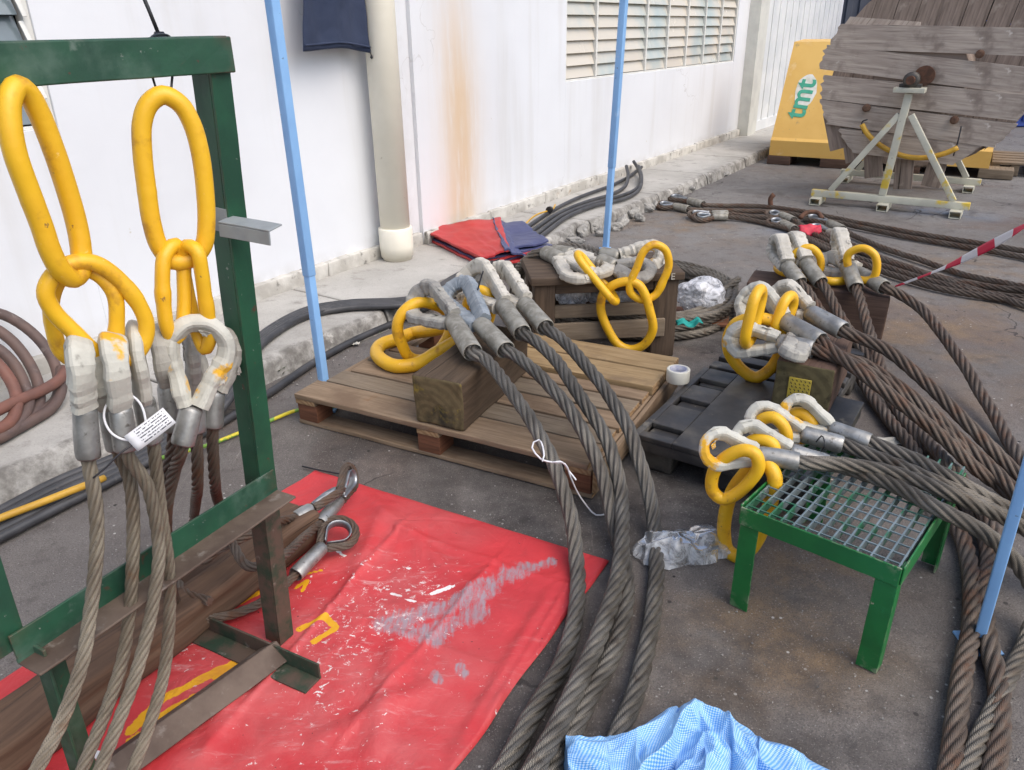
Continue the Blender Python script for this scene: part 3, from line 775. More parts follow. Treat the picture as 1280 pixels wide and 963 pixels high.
# windows
def window(s0, s1, z0, z1, cols, glassmat, tw, rowh, name):
    f = MB(); t0 = tw - .07
    def fb(a, b, c, e, dep=.06):
        f.box(wp((a + b) / 2, t0 + dep / 2, (c + e) / 2), AXW, ((b - a) / 2, dep / 2, (e - c) / 2), .003, sm=False)
    fb(s0, s0 + .03, z0, z1); fb(s1 - .03, s1, z0, z1); fb(s0 + .03, s1 - .03, z0, z0 + .015); fb(s0 + .03, s1 - .03, z1 - .04, z1)
    cw = (s1 - s0 - .06) / cols
    for c in range(1, cols): fb(s0 + .03 + cw * c - .014, s0 + .03 + cw * c + .014, z0 + .015, z1 - .04, .066)
    f.box(wp((s0 + s1) / 2, t0 - .06, (z0 + z1) / 2), AXW, ((s1 - s0) / 2 + .02, .004, (z1 - z0) / 2 + .02), .001, mi=1, sm=False)
    fo = f.build('window', [M['window_frame'], M['dark']], bld)
    pn = MB()
    for c in range(cols):
        a = s0 + .03 + cw * c + .016; b = s0 + .03 + cw * (c + 1) - .016
        z = z0 + .02
        while z < z1 - .06:
            tl = random.uniform(-.006, .006)
            ce = wp((a + b) / 2, t0 + .032, z + rowh / 2); up = (UPZ * (rowh * .62) - WN * (.022 + tl)).normalized()
            nn = WA.cross(up).normalized()
            pn.box(ce, (WA, up, nn), ((b - a) / 2, rowh * .52, .003), .001, sm=False)
            z += rowh
    pn.build('louvre_panes', glassmat, fo)
    return fo
window(sW0, sW1, zW, 2.3, 8, M['louvre'], 0, .102, 'w')
window(sL0, sL1, zL, 2.35, 3, M['louvre_dark'], tn, .105, 'w')
# left window has a moulded white surround on its right side, clips on the louvre ends
cm = MB()
for k in range(10):
    z = zL + .06 + k * .105
    cm.bar(wp(sL1 - .045, tn - .005, z + .045), wp(sL1 - .035, tn + .02, z - .045), .006, .02, up=WA)
cm.build('louvre_clips', M['window_frame'], bld)
# sliding sheet-metal door
dm = MB(); s0 = sJ + .42
dm.box(wp((s0 + sD1) / 2, .05, 1.5), AXW, ((sD1 - s0) / 2, .015, 1.4), .003, sm=False)
k = s0 + .1
while k < sD1 - .1:
    dm.box(wp(k, .072, 1.54), AXW, (.022, .008, 1.3), .006); k += .33
dm.box(wp((s0 + sD1) / 2, .075, .17), AXW, ((sD1 - s0) / 2, .012, .07), .004, sm=False)
dr = dm.build('door', M['door'], bld)
jm = MB()
jm.box(wp(sJ + .15, .05, 1.5), AXW, (.15, .1, 1.41), .006, sm=False); jm.box(wp(sJ + .36, .085, 1.5), AXW, (.06, .05, 1.41), .006, sm=False)
jm.build('door_jamb', M['jamb'], bld)
for z in (.5, .95, 1.4, 1.8):
    bm_ = MB(); bm_.lathe(wp(sJ + .15, .101, z), wp(sJ + .15, .11, z), [(0, .014), (.006, .014), (.01, .008)], 10); bm_.build('jamb_bolt', M['window_frame'], bld)

# drain pipe
px0 = onwall(495, 315, .12); sP = wst(onplane(498, 318, wp(0, .12, 0), WN))[0]
dp = thing('drain_pipe', wp(sP, .12, .1), 'thick cream plastic drain pipe running down the white wall', 'pipe')
pb = MB(); pb.lathe(wp(sP, .11, .28), wp(sP, .11, 3), [(0, .098), (3.0, .098)], 32); pb.build('pipe', M['pipe'], dp)
pb = MB(); pb.lathe(wp(sP, .11, .095), wp(sP, .11, 3), [(0, .095), (.03, .10), (.03, .108), (.10, .112), (.215, .112), (.222, .108), (.222, .1), (.225, .099)], 32, jit=.002); pb.build('pipe_socket', M['pipe'], dp)

# far background boxes
dc = MB(); c0 = d(1046, 40, 17); 
c = V((c0.x + 1.55, 18.0, 1.3)); dc.box(c, (V((1, 0, 0)), V((0, 1, 0)), UPZ), (1.5, 1.0, 1.28), .02, sm=False)
for k in range(12): dc.box(c + V((-1.38 + k * .25, -1.01, 0)), (V((1, 0, 0)), V((0, 1, 0)), UPZ), (.06, .03, 1.2), .01, sm=False)
single(dc, 'storage_container', M['dark_container'], 'dark grey ribbed container at the far end of the white building', 'container')
bc = MB(); c0 = d(1266, 20, 12.5); c = V((c0.x + 1.25, 13.8, 1.3))
bc.box(c, (V((1, 0, 0)), V((0, 1, 0)), UPZ), (1.2, 1.2, 1.29), .02, sm=False)
for k in range(10): bc.box(c + V((-1.1 + k * .245, -1.21, 0)), (V((1, 0, 0)), V((0, 1, 0)), UPZ), (.06, .03, 1.2), .01, sm=False)
single(bc, 'storage_container', M['blue_container'], 'bright blue container in the far right corner of the yard', 'container')

# ------------------------------------------------------------------ canopy poles
def pole(base, top, zj, label, w0, foot=True):
    r = thing('canopy_pole', base, label, 'pole', 'light blue canopy poles')
    base = V(base); ax = (V(top) - base).normalized()
    tp = base + ax * ((2.4 - base.z) / ax.z); j = base + ax * ((zj - base.z) / ax.z)
    m = MB(); m.bar(base + ax * .004, j, w0 * .86, w0 * .86, up=V((.55, .83, 0)), r=.004); m.build('lower_tube', M['blue_pole'], r)
    m = MB(); m.bar(j - ax * .01, tp, w0, w0, up=V((.55, .83, 0)), r=.005); m.build('upper_tube', M['blue_pole'], r)
    if foot:
        m = MB(); m.box(base + V((0, 0, .003)), (V((1, 0, 0)), V((0, 1, 0)), UPZ), (.045, .045, .004), .003); m.build('foot_plate', M['blue_pole'], r)
    return r
b1 = d(405, 478, 3.03); b1.z = 0; pole(b1, d(340, 0, 3.03), d(388, 342, 3.03).z, 'light blue pole standing at the left end of the wooden pallet', .040)
b2 = g(757, 312); pole(b2, d(780, 0, b2.y), d(765, 208, b2.y).z, 'light blue pole farthest back, in front of the louvred window', .046)
b3 = g(1222, 805); pole(b3, d(1283, 590, b3.y), 1.2, 'light blue pole among the wire ropes right of the green table', .031)
# ------------------------------------------------------------------ sling parts
def viewdir(p, flat=True):
    q = CAM_P - V(p)
    if flat: q.z = 0
    return q.normalized()
def sec_box(a, b, n=12, e=.55, jit=0.0):
    def sec(i, t, L):
        k = 1 + random.uniform(-jit, jit)
        o = []
        for j in range(n):
            th = 2 * PI * (j + .5) / n; c, s = math.cos(th), math.sin(th)
            o.append((a * k * math.copysign(abs(c) ** e, c), b * k * math.copysign(abs(s) ** e, s)))
        return o
    return sec
def eye_path(F0, E, W, nrm, gap, step=.012):
    F0 = V(F0); E = V(E); x = (E - F0); L = x.length; x.normalize()
    n = V(nrm) - x * V(nrm).dot(x); n.normalize(); y = n.cross(x)
    rw = min(W / 2, L * .48); dC = L - rw
    psi = math.acos(min(.98, rw / dC)); pts = []
    C = F0 + x * dC
    a0 = PI - psi
    P1 = C + (x * math.cos(a0) + y * math.sin(a0)) * rw
    S = F0 + y * gap
    k = max(2, int((P1 - S).length / step))
    pts += [S.lerp(P1, i / k) for i in range(k)]
    m = max(8, int(2 * a0 * rw / step))
    pts += [C + (x * math.cos(a0 - 2 * a0 * i / m) + y * math.sin(a0 - 2 * a0 * i / m)) * rw for i in range(m)]
    P2 = C + (x * math.cos(a0) - y * math.sin(a0)) * rw; S2 = F0 - y * gap
    pts += [P2.lerp(S2, i / k) for i in range(k + 1)]
    return pts, n
def tape_eye(F0, E, W, nrm, a, b, mat, parent, jit=.11):
    pts, n = eye_path(F0, E, W, nrm, a * .8)
    pts = [p + noise.noise_vector(p * 30) * .0025 for p in pts]
    m = MB(); m.sweep(pts, sec_box(a, b, jit=jit), up=n_up(pts, n), sm=False)
    for q_ in range(2):   # loose tails of the wrapping tape
        i_ = random.randrange(4, len(pts) - 4); p_ = pts[i_]; tg_ = (pts[i_ + 1] - pts[i_ - 1]).normalized(); o_ = n.cross(tg_) * random.choice((-1, 1)); wl_ = a * random.uniform(1.3, 2.2); ll_ = a * random.uniform(.6, 1.3); sd_ = random.uniform(0, 9)
        m.sheet(lambda u, v: p_ + o_ * (a * .95 + ll_ * u * .6) + n * (b * .9 - b * .5 * u) - UPZ * (ll_ * u * .7) + tg_ * ((v - .5) * wl_ * (1 - .55 * u)) + noise.noise_vector(V((u * 3 + sd_, v * 3, sd_))) * .004, 5, 4, .0006, sm=False)
    return m.build('taped_eye', mat, parent)
def n_up(pts, n): return None
def bare_eye(F0, E, W, nrm, R, ropem, parent):
    pts, n = eye_path(F0, E, W, nrm, R * .9)
    m = MB(); rope_mesh(m, pts, R); o = m.build('rope_eye', ropem, parent)
    pin, n = eye_path(V(F0) + (V(E) - V(F0)) * .1, V(F0) + (V(E) - V(F0)) * (1 - R * 1.25 / (V(E) - V(F0)).length), W - 2.3 * R, nrm, R * .3)
    m = MB()
    def sec(i, t, L):
        h = R * 1.25; return [(-h, -R * .2), (-h, .0), (-h * .6, R * .28), (0, R * .36), (h * .6, R * .28), (h, 0), (h, -R * .2), (0, R * .12)]
    m.sweep(pin, sec, up=n)
    m.build('thimble', M['thimble'], parent)
    return o
def ferrule(F0, F1, r, mat, parent, ropeoff=True):
    F0 = V(F0); F1 = V(F1); L = (F1 - F0).length
    m = MB()
    m.lathe(F0, F1, [(0, r * .72), (.004, r * .9), (L * .12, r * .98), (L * .5, r * 1.0), (L * .86, r * 1.02), (L - .003, r * .99), (L, r * .93), (L - .004, r * .85), (L - .018, r * .80)], 22, jit=.0022, oval=1.06)
    m.lathe(F0.lerp(F1, .5), F1, [(0, r * .8), (L * .5 - .016, r * .8), (L * .5 - .008, r * .55), (L * .5 - .007, r * .1)], 14, jit=.004, mi=1)
    return m.build('ferrule', [mat, M['rope_end']], parent)
def leg(root, E, F0, F1, path, R, fr, W, nrm, eye='tape_wrap', ropem='rope_dark', fm='ferrule', a=None, b=None, far=None):
    """one sling leg: rope (part) with its ferrule and eye (sub-parts); far = (F0, F1, E, nrm) ends it in a bare thimble"""
    F0 = V(F0); F1 = V(F1); ax = (F1 - F0).normalized()
    st = [F0.lerp(F1, .6), F1 + ax * .01]
    pts = st + [V(p) for p in path]
    if far: pts += [V(far[0]) + (V(far[1]) - V(far[0])).normalized() * .012, V(far[0]).lerp(V(far[1]), .4)]
    m = MB(); rope_mesh(m, pts, R); rp = m.build('wire_rope', M[ropem], root)
    ferrule(F0, F1, fr, M[fm], rp)
    a = a or R * .95; b = b or R * 1.25
    tape_eye(F0, E, W, nrm, a, b, M[eye], rp)
    if far:
        ferrule(V(far[1]), V(far[0]), fr, M[fm], rp)
        bare_eye(V(far[1]), V(far[2]), W, far[3], R, M[ropem], rp)
    return rp
def link(name, root, pts, r, flat=None, step=.008):
    P = spline(pts, step, True)
    n = len(P)
    def rf(t):
        return 1
    m = MB(); seg = 16
    def sec(i, t, L):
        k = 1.0; sx = 1.0
        if flat:
            dd = min(abs(t - flat), 1 - abs(t - flat)); w = math.exp(-(dd / .035) ** 4); k = 1 + .10 * w
        # faint weld collar
        dd = abs(t - .27); k *= 1 + .035 * math.exp(-(dd / .006) ** 2)
        return [(r * k * math.cos(2 * PI * j / seg), r * k * math.sin(2 * PI * j / seg)) for j in range(seg)]
    m.sweep(P, sec, closed=True)
    return m.build(name, M['yellow'], root)
def trace(px, c, yaw=0.0, tilt=0.0):
    """pixel outline dropped on an upright plane through point c, turned by yaw from facing the viewer"""
    n = Matrix.Rotation(math.radians(yaw), 3, 'Z') @ viewdir(c)
    if tilt: 
        sd_ = n.cross(UPZ); n = Matrix.Rotation(math.radians(tilt), 3, sd_) @ n
    return [onplane(x, y, c, n) for x, y in px]
def oblong(T, B, W, nrm, top=1.0, bot=1.0):
    T = V(T); B = V(B); x = (B - T); L = x.length; x.normalize(); n = V(nrm) - x * V(nrm).dot(x); n.normalize(); y = n.cross(x)
    r0, r1 = W / 2 * top, W / 2 * bot; pts = []
    for i in range(9):
        th = -PI / 2 + PI * i / 8; pts.append(T + x * (r0 - r0 * math.cos(th)) + y * r0 * math.sin(th))
    for i in range(9):
        th = PI / 2 - PI * i / 8; pts.append(B - x * (r1 - r1 * math.cos(th)) + y * r1 * math.sin(th))
    return pts
def side(p):  # horizontal, across the line of sight
    return viewdir(p).cross(UPZ)

# ------------------------------------------------------------------ green steel hanging frame
P0 = V((-.625, 1.579, 0)); U = (V((-.896, 1.074, 0)) - V((-.625, 1.579, 0))).normalized(); WNF = V((-U.y, U.x, 0))
if WNF.dot(viewdir(P0)) < 0: WNF = -WNF
def fp(px, py, w=0.0): return onplane(px, py, P0 + WNF * w, WNF)
def angle(mb, p0, p1, A, B, wa, wb, th=.006, mi=0):
    p0, p1, A, B = V(p0), V(p1), V(A).normalized(), V(B).normalized()
    x = (p1 - p0).normalized(); L = (p1 - p0).length; c = (p0 + p1) / 2; n = max(1, int(L / .06))
    A = (A - x * A.dot(x)).normalized(); B = (B - x * B.dot(x)).normalized()
    na = (B - A * B.dot(A)).normalized(); nb = (A - B * A.dot(B)).normalized()
    mb.box(c + A * wa / 2 + na * th / 2, (x, A, x.cross(A)), (L / 2, wa / 2, th / 2), .0015, n=(n, 2, 1), jit=.0012, jf=20, sm=False, mi=mi)
    mb.box(c + B * (wb / 2 + th / 2) + nb * th / 2, (x, B, x.cross(B)), (L / 2 - .0005, wb / 2 - th / 2 - .0005, th / 2), .0015, n=(n, 2, 1), jit=.0012, jf=20, sm=False, mi=mi)
fr = thing('sling_rack', P0, 'upright green painted steel frame with rusty base standing on the red tarp', 'steel frame')
Yp = 1.579
c_top = d(258, 46, Yp); c_mid = d(322, 600, Yp); c_bot = d(352, 814, Yp); c_bot.z = .012; c_mid2 = d(334, 606, Yp)
Lp = V((-.896, 1.074, 0))
def upl(z): return Lp + V((.03 * z / 1.5, .02 * z / 1.5, z))
zw = lambda p: max(0, min(1, (.62 - p.z) / .35))
m = MB(); angle(m, c_bot, c_top, -U, -WNF, .050, .054); m.build('upright_post', M['green_post'], fr, attrs={'worn': zw})
m = MB(); angle(m, upl(.50), upl(c_top.z - .005), U, -WNF, .052, .052); m.build('upright_post', M['green'], fr)
m = MB(); angle(m, upl(.012), upl(.495), WNF, U * -1, .04, .05); m.build('lower_post', M['green'], fr)
m = MB(); a0 = c_top - V((0, 0, .032)) + WNF * .008 - U * .05; a1 = upl(c_top.z - .035) + U * .05 + WNF * .008
m.bar(a0 , a1, .006, .064, n=(14, 1, 2), jit=.0012, jf=20, sm=False); m.bar(a0 + V((0, 0, .030)) - WNF * .030, a1 + V((0, 0, .030)) - WNF * .030, .05, .006, n=(14, 1, 1), jit=.001, sm=False)
m.build('top_beam', M['green'], fr)
zr = c_mid.z
m = MB(); a0 = V((c_mid.x, c_mid.y, zr - .02)) + WNF * .004 - U * .045; a1 = upl(zr - .02) + U * .03 + WNF * .004
angle(m, a0 - V((0, 0, .03)), a1 - V((0, 0, .03)), UPZ, WNF, .058, .004)
md = m.build('middle_rail', M['green'], fr)
m = MB(); m.bar(a0 - V((0, 0, .033)) + WNF * .034, a1 - V((0, 0, .033)) + WNF * .034, .068, .006, n=(14, 1, 1), jit=.0015, jf=20, sm=False); m.build('rail_flange', M['rusty_steel'], fr)
# base: a foot across each post and a rail between them
ff = g(402, 848, .01); fb = g(258, 785, .01); wdir = (ff - fb).normalized()
m = MB(); angle(m, fb, ff, V((0, 0, 1)), (g(352, 830) - g(352, 800)), .05, .06); m.build('foot', M['green_rusty'], fr)
sh = Lp - V((P0.x, P0.y, 0))
m = MB(); angle(m, fb + sh, ff + sh, V((0, 0, 1)), (g(352, 830) - g(352, 800)), .05, .06); m.build('foot', M['green_rusty'], fr)
r0 = g(349, 819, .012); r1 = g(120, 985, .012); rd = (r1 - r0).normalized(); rn = V((-rd.y, rd.x, 0)); rn = rn if rn.dot(V((1, 0, 0))) > 0 else -rn
m = MB(); angle(m, r0 - rn * .0 + UPZ * .05, r1 + UPZ * .05, rn + V((0, 0, -.75)), -rn + V((0, 0, -.75)), .06, .06); m.build('bottom_rail', M['rusty_steel'], fr)
m = MB(); k0 = d(272, 277, 1.555); k1 = d(336, 288, 1.505)
angle(m, k0, k1, V((-.35, .93, .1)), V((0, 0, -1)), .042, .032, .004); m.build('bracket', M['grey_steel'], fr)
m = MB(); q0 = d(281, 262, Yp); q1 = d(284, 292, Yp)
angle(m, q1 + (WNF - U) * .0015, q0 + (WNF - U) * .0015, -U, -WNF, .053, .056, .002); m.build('primer_patch', M['grey_steel'], fr)

# ------------------------------------------------------------------ two hanging slings
HR = .0128
sA = thing('wire_rope_sling', fp(100, 700, .05), 'sling hanging at the left of the green frame with long tan ropes', 'rope sling', 'wire rope slings with yellow links')
cA = fp(55, 230, .055)
link('master_link', sA, trace([(22, 108), (12, 125), (12, 155), (19, 192), (36, 240), (53, 285), (62, 312), (76, 338), (92, 348), (102, 336), (101, 310), (96, 281), (83, 235), (67, 187), (48, 140), (34, 116)], cA, 48), .0168)
cP = fp(105, 390, .05)
link('sub_link', sA, trace([(94, 328), (70, 341), (57, 365), (66, 388), (95, 418), (122, 443), (142, 452), (166, 446), (180, 428), (183, 405), (173, 380), (158, 360), (140, 342), (118, 329)], cP, 12), .0142, flat=.80)
link('sub_link', sA, trace([(96, 336), (74, 350), (64, 378), (67, 412), (77, 440), (96, 452), (128, 446), (142, 428), (146, 398), (142, 366), (122, 343)], fp(105, 390, .02), -18), .0135, flat=.68)
def hang(root, E, F0, F1, pts, w0, w1, **k):
    e, f0, f1 = fp(*E, w0), fp(*F0, w0), fp(*F1, w0)
    n = len(pts); path = [fp(x, y, w0 + (w1 - w0) * ((i + 1) / n) ** 1.3) for i, (x, y) in enumerate(pts)]
    k.setdefault('nrm', side(e))
    return leg(root, e, f0, f1, path, HR, .0205, k.pop('W', .085), eye=k.pop('eye', 'tape_wrap'), ropem=k.pop('ropem', 'rope_tan'), a=k.pop('a', .0125), b=k.pop('b', .0215), **k)
hang(sA, (115, 440), (136, 506), (147, 560), [(162, 600), (166, 694), (151, 834), (102, 963), (70, 1040)], .03, .10)
hang(sA, (99, 428), (105, 508), (111, 572), [(117, 610), (121, 675), (112, 770), (104, 826), (78, 900), (45, 963), (0, 1040)], .055, .17)
hang(sA, (166, 416), (179, 497), (191, 552), [(199, 620), (213, 743), (204, 845), (185, 910), (166, 963), (140, 1040)], .045, .12)
hang(sA, (141, 426), (150, 508), (158, 562), [(185, 610), (198, 687), (190, 760), (173, 834), (124, 963), (95, 1040)], .075, .14)

sB = thing('wire_rope_sling', fp(230, 640, 0), 'sling hanging beside the right post of the green frame, one eye facing out', 'rope sling', 'wire rope slings with yellow links')
link('master_link', sB, trace([(204, 119), (187, 129), (178, 152), (178, 190), (183, 234), (190, 280), (200, 310), (217, 327), (239, 324), (254, 308), (258, 280), (256, 235), (250, 190), (240, 155), (225, 130)], fp(218, 220, .055), 8), .0168)
link('sub_link', sB, trace([(219, 306), (206, 320), (203, 345), (205, 385), (209, 410), (217, 424), (226, 415), (230, 388), (230, 350), (228, 320)], fp(216, 365, .045), 40), .0138, flat=.28)
link('sub_link', sB, trace([(234, 308), (229, 330), (234, 365), (241, 395), (248, 420), (256, 436), (263, 420), (260, 395), (256, 370), (252, 340), (246, 314)], fp(246, 370, .06), -50), .0138, flat=.72)
gz = lambda px, py, z: g(px, py, z)
e3 = (gz(369, 719, .05), gz(404, 683, .06), gz(438, 654, .075), V((.3, -.3, 1)))
leg(sB, fp(252, 404, .075), fp(240, 508, .075), fp(228, 556, .07), [fp(218, 590, .0), fp(208, 640, -.06), fp(211, 700, -.1), gz(226, 758, .10), gz(250, 772, .06), gz(290, 768, .035), gz(335, 748, .03)], .0135, .0225, .105, viewdir(fp(250, 450)), eye='tape_wrap', ropem='rope_rust', a=.0145, b=.018, far=e3, fm='ferrule')
e2 = (gz(400, 655, .09), gz(424, 625, .09), gz(441, 588, .11), V((.9, .1, .25)))
leg(sB, fp(272, 415, -.02), fp(268, 488, -.02), fp(266, 534, -.02), [fp(268, 600, -.06), gz(279, 645, .25), gz(293, 685, .22), gz(312, 709, .20), gz(345, 700, .19), gz(380, 672, .13)], .0135, .022, .085, viewdir(fp(250, 450)), eye='tape_dirty', ropem='rope_rust', a=.013, b=.017, far=e2)
e1 = (gz(370, 648, .12), gz(390, 636, .12), gz(424, 612, .12), V((-.2, .6, .8)))
leg(sB, fp(237, 418, -.03), fp(243, 490, -.03), fp(245, 540, -.03), [fp(247, 600, -.06), gz(243, 655, .24), gz(246, 690, .17), gz(256, 700, .17), gz(272, 688, .19), gz(320, 665, .21), gz(350, 652, .17)], .0135, .022, .08, side(fp(250, 450)), eye='tape_dirty', ropem='rope_rust', a=.013, b=.018, far=e1)
leg(sB, fp(198, 414, .01), fp(210, 478, .01), fp(217, 537, .01), [fp(212, 580, -.04), fp(204, 630, -.10), gz(210, 690, .14), gz(230, 740, .12), gz(262, 752, .12)], .0135, .022, .085, side(fp(200, 450)), eye='tape_dirty', ropem='rope_rust', a=.013, b=.02)

# ties that hold the two master links to the beam, the tag
def cord(pts, r, label, mat='black_tie', name='cable_tie', cat='cable tie', res=.01, group=None):
    m = MB(); m.tube(pts, r, 8, res); return single(m, name, M[mat], label, cat, group)
bz = c_top.z
cord([fp(196, 92, .02), fp(188, 88, .03), fp(187, 60, .035), fp(190, 46, .02), fp(212, 46, .0), fp(216, 70, .035), fp(215, 100, .045), fp(211, 124, .055), fp(204, 130, .055), fp(197, 116, .05), fp(188, 88, .03)], .0022, 'thin black tie looping the right yellow master link to the beam')
cord([fp(15, 62, .03), fp(17, 85, .035), fp(23, 112, .05), fp(22, 126, .06), fp(14, 124, .05), fp(2, 90, .03), fp(0, 66, .03), fp(4, 56, .0)], .004, 'black strap looping the leftmost yellow master link to the beam')
m = MB(); q = fp(200, 47, -.02); m.tube([q, q + V((-.012, .0, .05)), q + V((-.07, .02, .25)), q + V((-.16, .05, .9))], .0038, 8, .05); m.lathe(q + V((0, 0, -.004)), q + V((0, 0, .01)), [(0, .028), (.003, .028), (.006, .012), (.014, .008)], 14)
single(m, 'tie_down_cord', M['black_tie'], 'black cord rising from the green beam above the right sling', 'cord')
m = MB(); cc = fp(158, 530, .10)
tg = thing('printed_tag', cc, 'small white printed tag on a wire loop among the left hanging ropes', 'tag')
nv = (viewdir(cc) + V((0, 0, .3))).normalized()
ctr = onplane(188, 537, fp(170, 530, .11), nv); xr = (onplane(208, 522, ctr, nv) - ctr).normalized(); yr = nv.cross(xr)
m.sheet(lambda u, v: ctr + xr * (u - .5) * .082 + yr * (v - .5) * .036 + nv * .004 * math.sin(u * 3), 8, 3, .0012)
m.build('tag_plate', M['printed'], tg)
wl = [onplane(x, y, ctr - nv * .008, nv) for x, y in ((162, 494), (148, 496), (134, 505), (130, 522), (138, 540), (152, 549), (168, 550), (181, 540), (181, 520), (174, 503))]
m = MB(); m.tube(wl, .0022, 8, .006, closed=True); m.build('wire_loop', M['white_wire'], tg)
cord([fp(205, 528, .12), fp(172, 552, .11), fp(150, 567, .1), fp(132, 585, .09), fp(116, 598, .08)], .0018, 'thin dark string trailing from the printed tag to the left rope')
# ------------------------------------------------------------------ large red tarp
A_ = g(393, 588); B_ = g(762, 702); C_ = g(520, 1040); D_ = g(-160, 960)
C_ = B_ + (g(567, 963) - B_) * 1.5; D_ = A_ + (g(0, 858) - A_) * 1.55
def tarp_fn(u, v):
    p = A_.lerp(B_, u).lerp(D_.lerp(C_, u), v)
    e = min(u, 1 - u, v, 1 - v); ed = noise.noise(V((p.x * 5, p.y * 5, 1))) * .012
    p = p + V((ed, -ed, 0)) * (1 if e < .02 else .5)
    z = .009 + .006 * noise.noise(p * 3.1) + .004 * noise.noise(p * 8 + V((4, 0, 0)))
    for (a, b, h, w) in FOLDS:
        ab = b - a; t = max(0, min(1, (p - a).dot(ab) / ab.dot(ab))); q = (p - (a + ab * t)).length
        z += h * math.exp(-(q / w) ** 2) * (1 - abs(t * 2 - 1) ** 4)
    if abs(e) < 1e-6: z = .002
    p.z = max(.002, z); return p
def z0(p): return V((p.x, p.y, 0))
FOLDS = [(g(420, 640), g(735, 745), .006, .010), (g(330, 735), g(660, 850), .007, .011), (g(520, 640), g(240, 963), .007, .010), (g(640, 680), g(400, 963), .006, .010), (g(720, 720), g(590, 930), .006, .009), (g(437, 603), g(640, 790), .012, .03), (g(500, 790), g(465, 963), .018, .035), (g(480, 640), g(430, 760), .012, .03), (g(560, 850), g(380, 940), .012, .03), (g(640, 870), g(600, 963), .012, .03), (g(620, 690), g(560, 800), .008, .04), (g(300, 860), g(250, 963), .012, .03), (g(690, 740), g(560, 960), .010, .02)]
def segd(p, a, b):
    a = z0(a); b = z0(b); p = z0(p); ab = b - a; t = max(0, min(1, (p - a).dot(ab) / max(1e-9, ab.dot(ab)))); return (p - (a + ab * t)).length
def strokes(L):
    L = [(z0(g(*a)), z0(g(*b)), w) for a, b, w in L]
    return lambda p: min(1, max(math.exp(-(segd(p, a, b) / w) ** 2) for a, b, w in L))
gray = strokes([((660, 712), (560, 768), .05), ((610, 745), (480, 785), .055), ((500, 790), (545, 800), .05), ((690, 705), (640, 720), .03), ((545, 845), (548, 855), .02), ((575, 835), (580, 845), .022), ((540, 790), (600, 770), .05)])
yel = strokes([((316, 820), (200, 880), 0.0169), ((200, 880), (165, 915), 0.0208), ((165, 930), (190, 915), 0.0182), ((190, 920), (260, 872), 0.0156), ((240, 880), (195, 905), 0.0260), ((375, 790), (408, 774), 0.0130), ((408, 776), (420, 788), 0.0130), ((420, 790), (392, 806), 0.0130), ((300, 835), (330, 817), 0.0156), ((370, 738), (385, 728), 0.0078), ((385, 730), (378, 742), 0.0078), ((270, 850), (316, 824), 0.0130), ((310, 690), (325, 682), 0.0104), ((330, 740), (290, 760), 0.0130), ((376, 722), (402, 716), 0.0078)])
blot = strokes([((540, 745), (562, 738), .011), ((98, 938), (122, 948), .018), ((418, 690), (432, 700), .008), ((490, 745), (520, 757), .007), ((553, 742), (570, 737), .006), ((130, 950), (145, 958), .016)])
dustf = lambda p: min(1, gauss(p, g(460, 870), .34, .8, .5) + gauss(p, g(330, 900), .3) + .7 * gauss(p, g(460, 700), .2) + .6 * gauss(p, g(560, 650), .2))
whf = lambda p: min(1.6, gauss(p, g(390, 920), .30) + gauss(p, g(460, 730), .22) + 1.3 * gauss(p, g(225, 815), .14) + .8 * gauss(p, g(540, 740), .16) + gauss(p, g(440, 800), .16) + .5 * gauss(p, g(620, 850), .3))
m = MB(); m.sheet(tarp_fn, 210, 150)
rt = m.build('red_tarp', M['tarp'], attrs={'gray': gray, 'yel': yel, 'blot': blot, 'dust': dustf, 'white': whf}, weld=False)
tag(rt, 'large paint-spattered red tarp spread flat on the ground in the foreground', 'tarp')

# ------------------------------------------------------------------ rough timbers on the tarp
def timber(name, A, B, w, h, mats, label, cat, z=0.0, r=.012, jit=.006, jf=9, ext=None, lean=0.0, group=None, groove=.002):
    """beam from A to B (centre of the base of each end)"""
    A = V(A); B = V(B); x = (B - A).normalized(); L = (B - A).length
    y = UPZ.cross(x).normalized(); zz = x.cross(y)
    c = (A + B) / 2 + zz * h / 2 + V((0, 0, z))
    m = MB(); m.box(c, (x, y, zz), (L / 2, w / 2, h / 2), r, n=(max(2, int(L / .03)), max(2, int(w / (.009 if groove > .003 else .03))), max(2, int(h / (.009 if groove > .003 else .03)))), jit=jit, jf=jf, end=1, groove=groove)
    return single(m, name, mats, label, cat, group)
MO = [M['old_timber'], M['old_end']]
a = V((-.652, 2.07, .012)); dirn = -V((.49, .872, 0)).normalized()
timber('timber_beam', a, a + dirn * 1.6, .112, .118, MO, 'thick rough brown timber lying on the red tarp under the hanging frame', 'timber', jit=.013, jf=6, groove=.009, r=.022)
a2 = V((-.716, 2.135, .012))
timber('timber_beam', a2, a2 + dirn * 1.7, .07, .09, MO, 'narrower rough timber lying along the far side of the thick one on the tarp', 'timber', jit=.012, jf=7, groove=.008, r=.018)

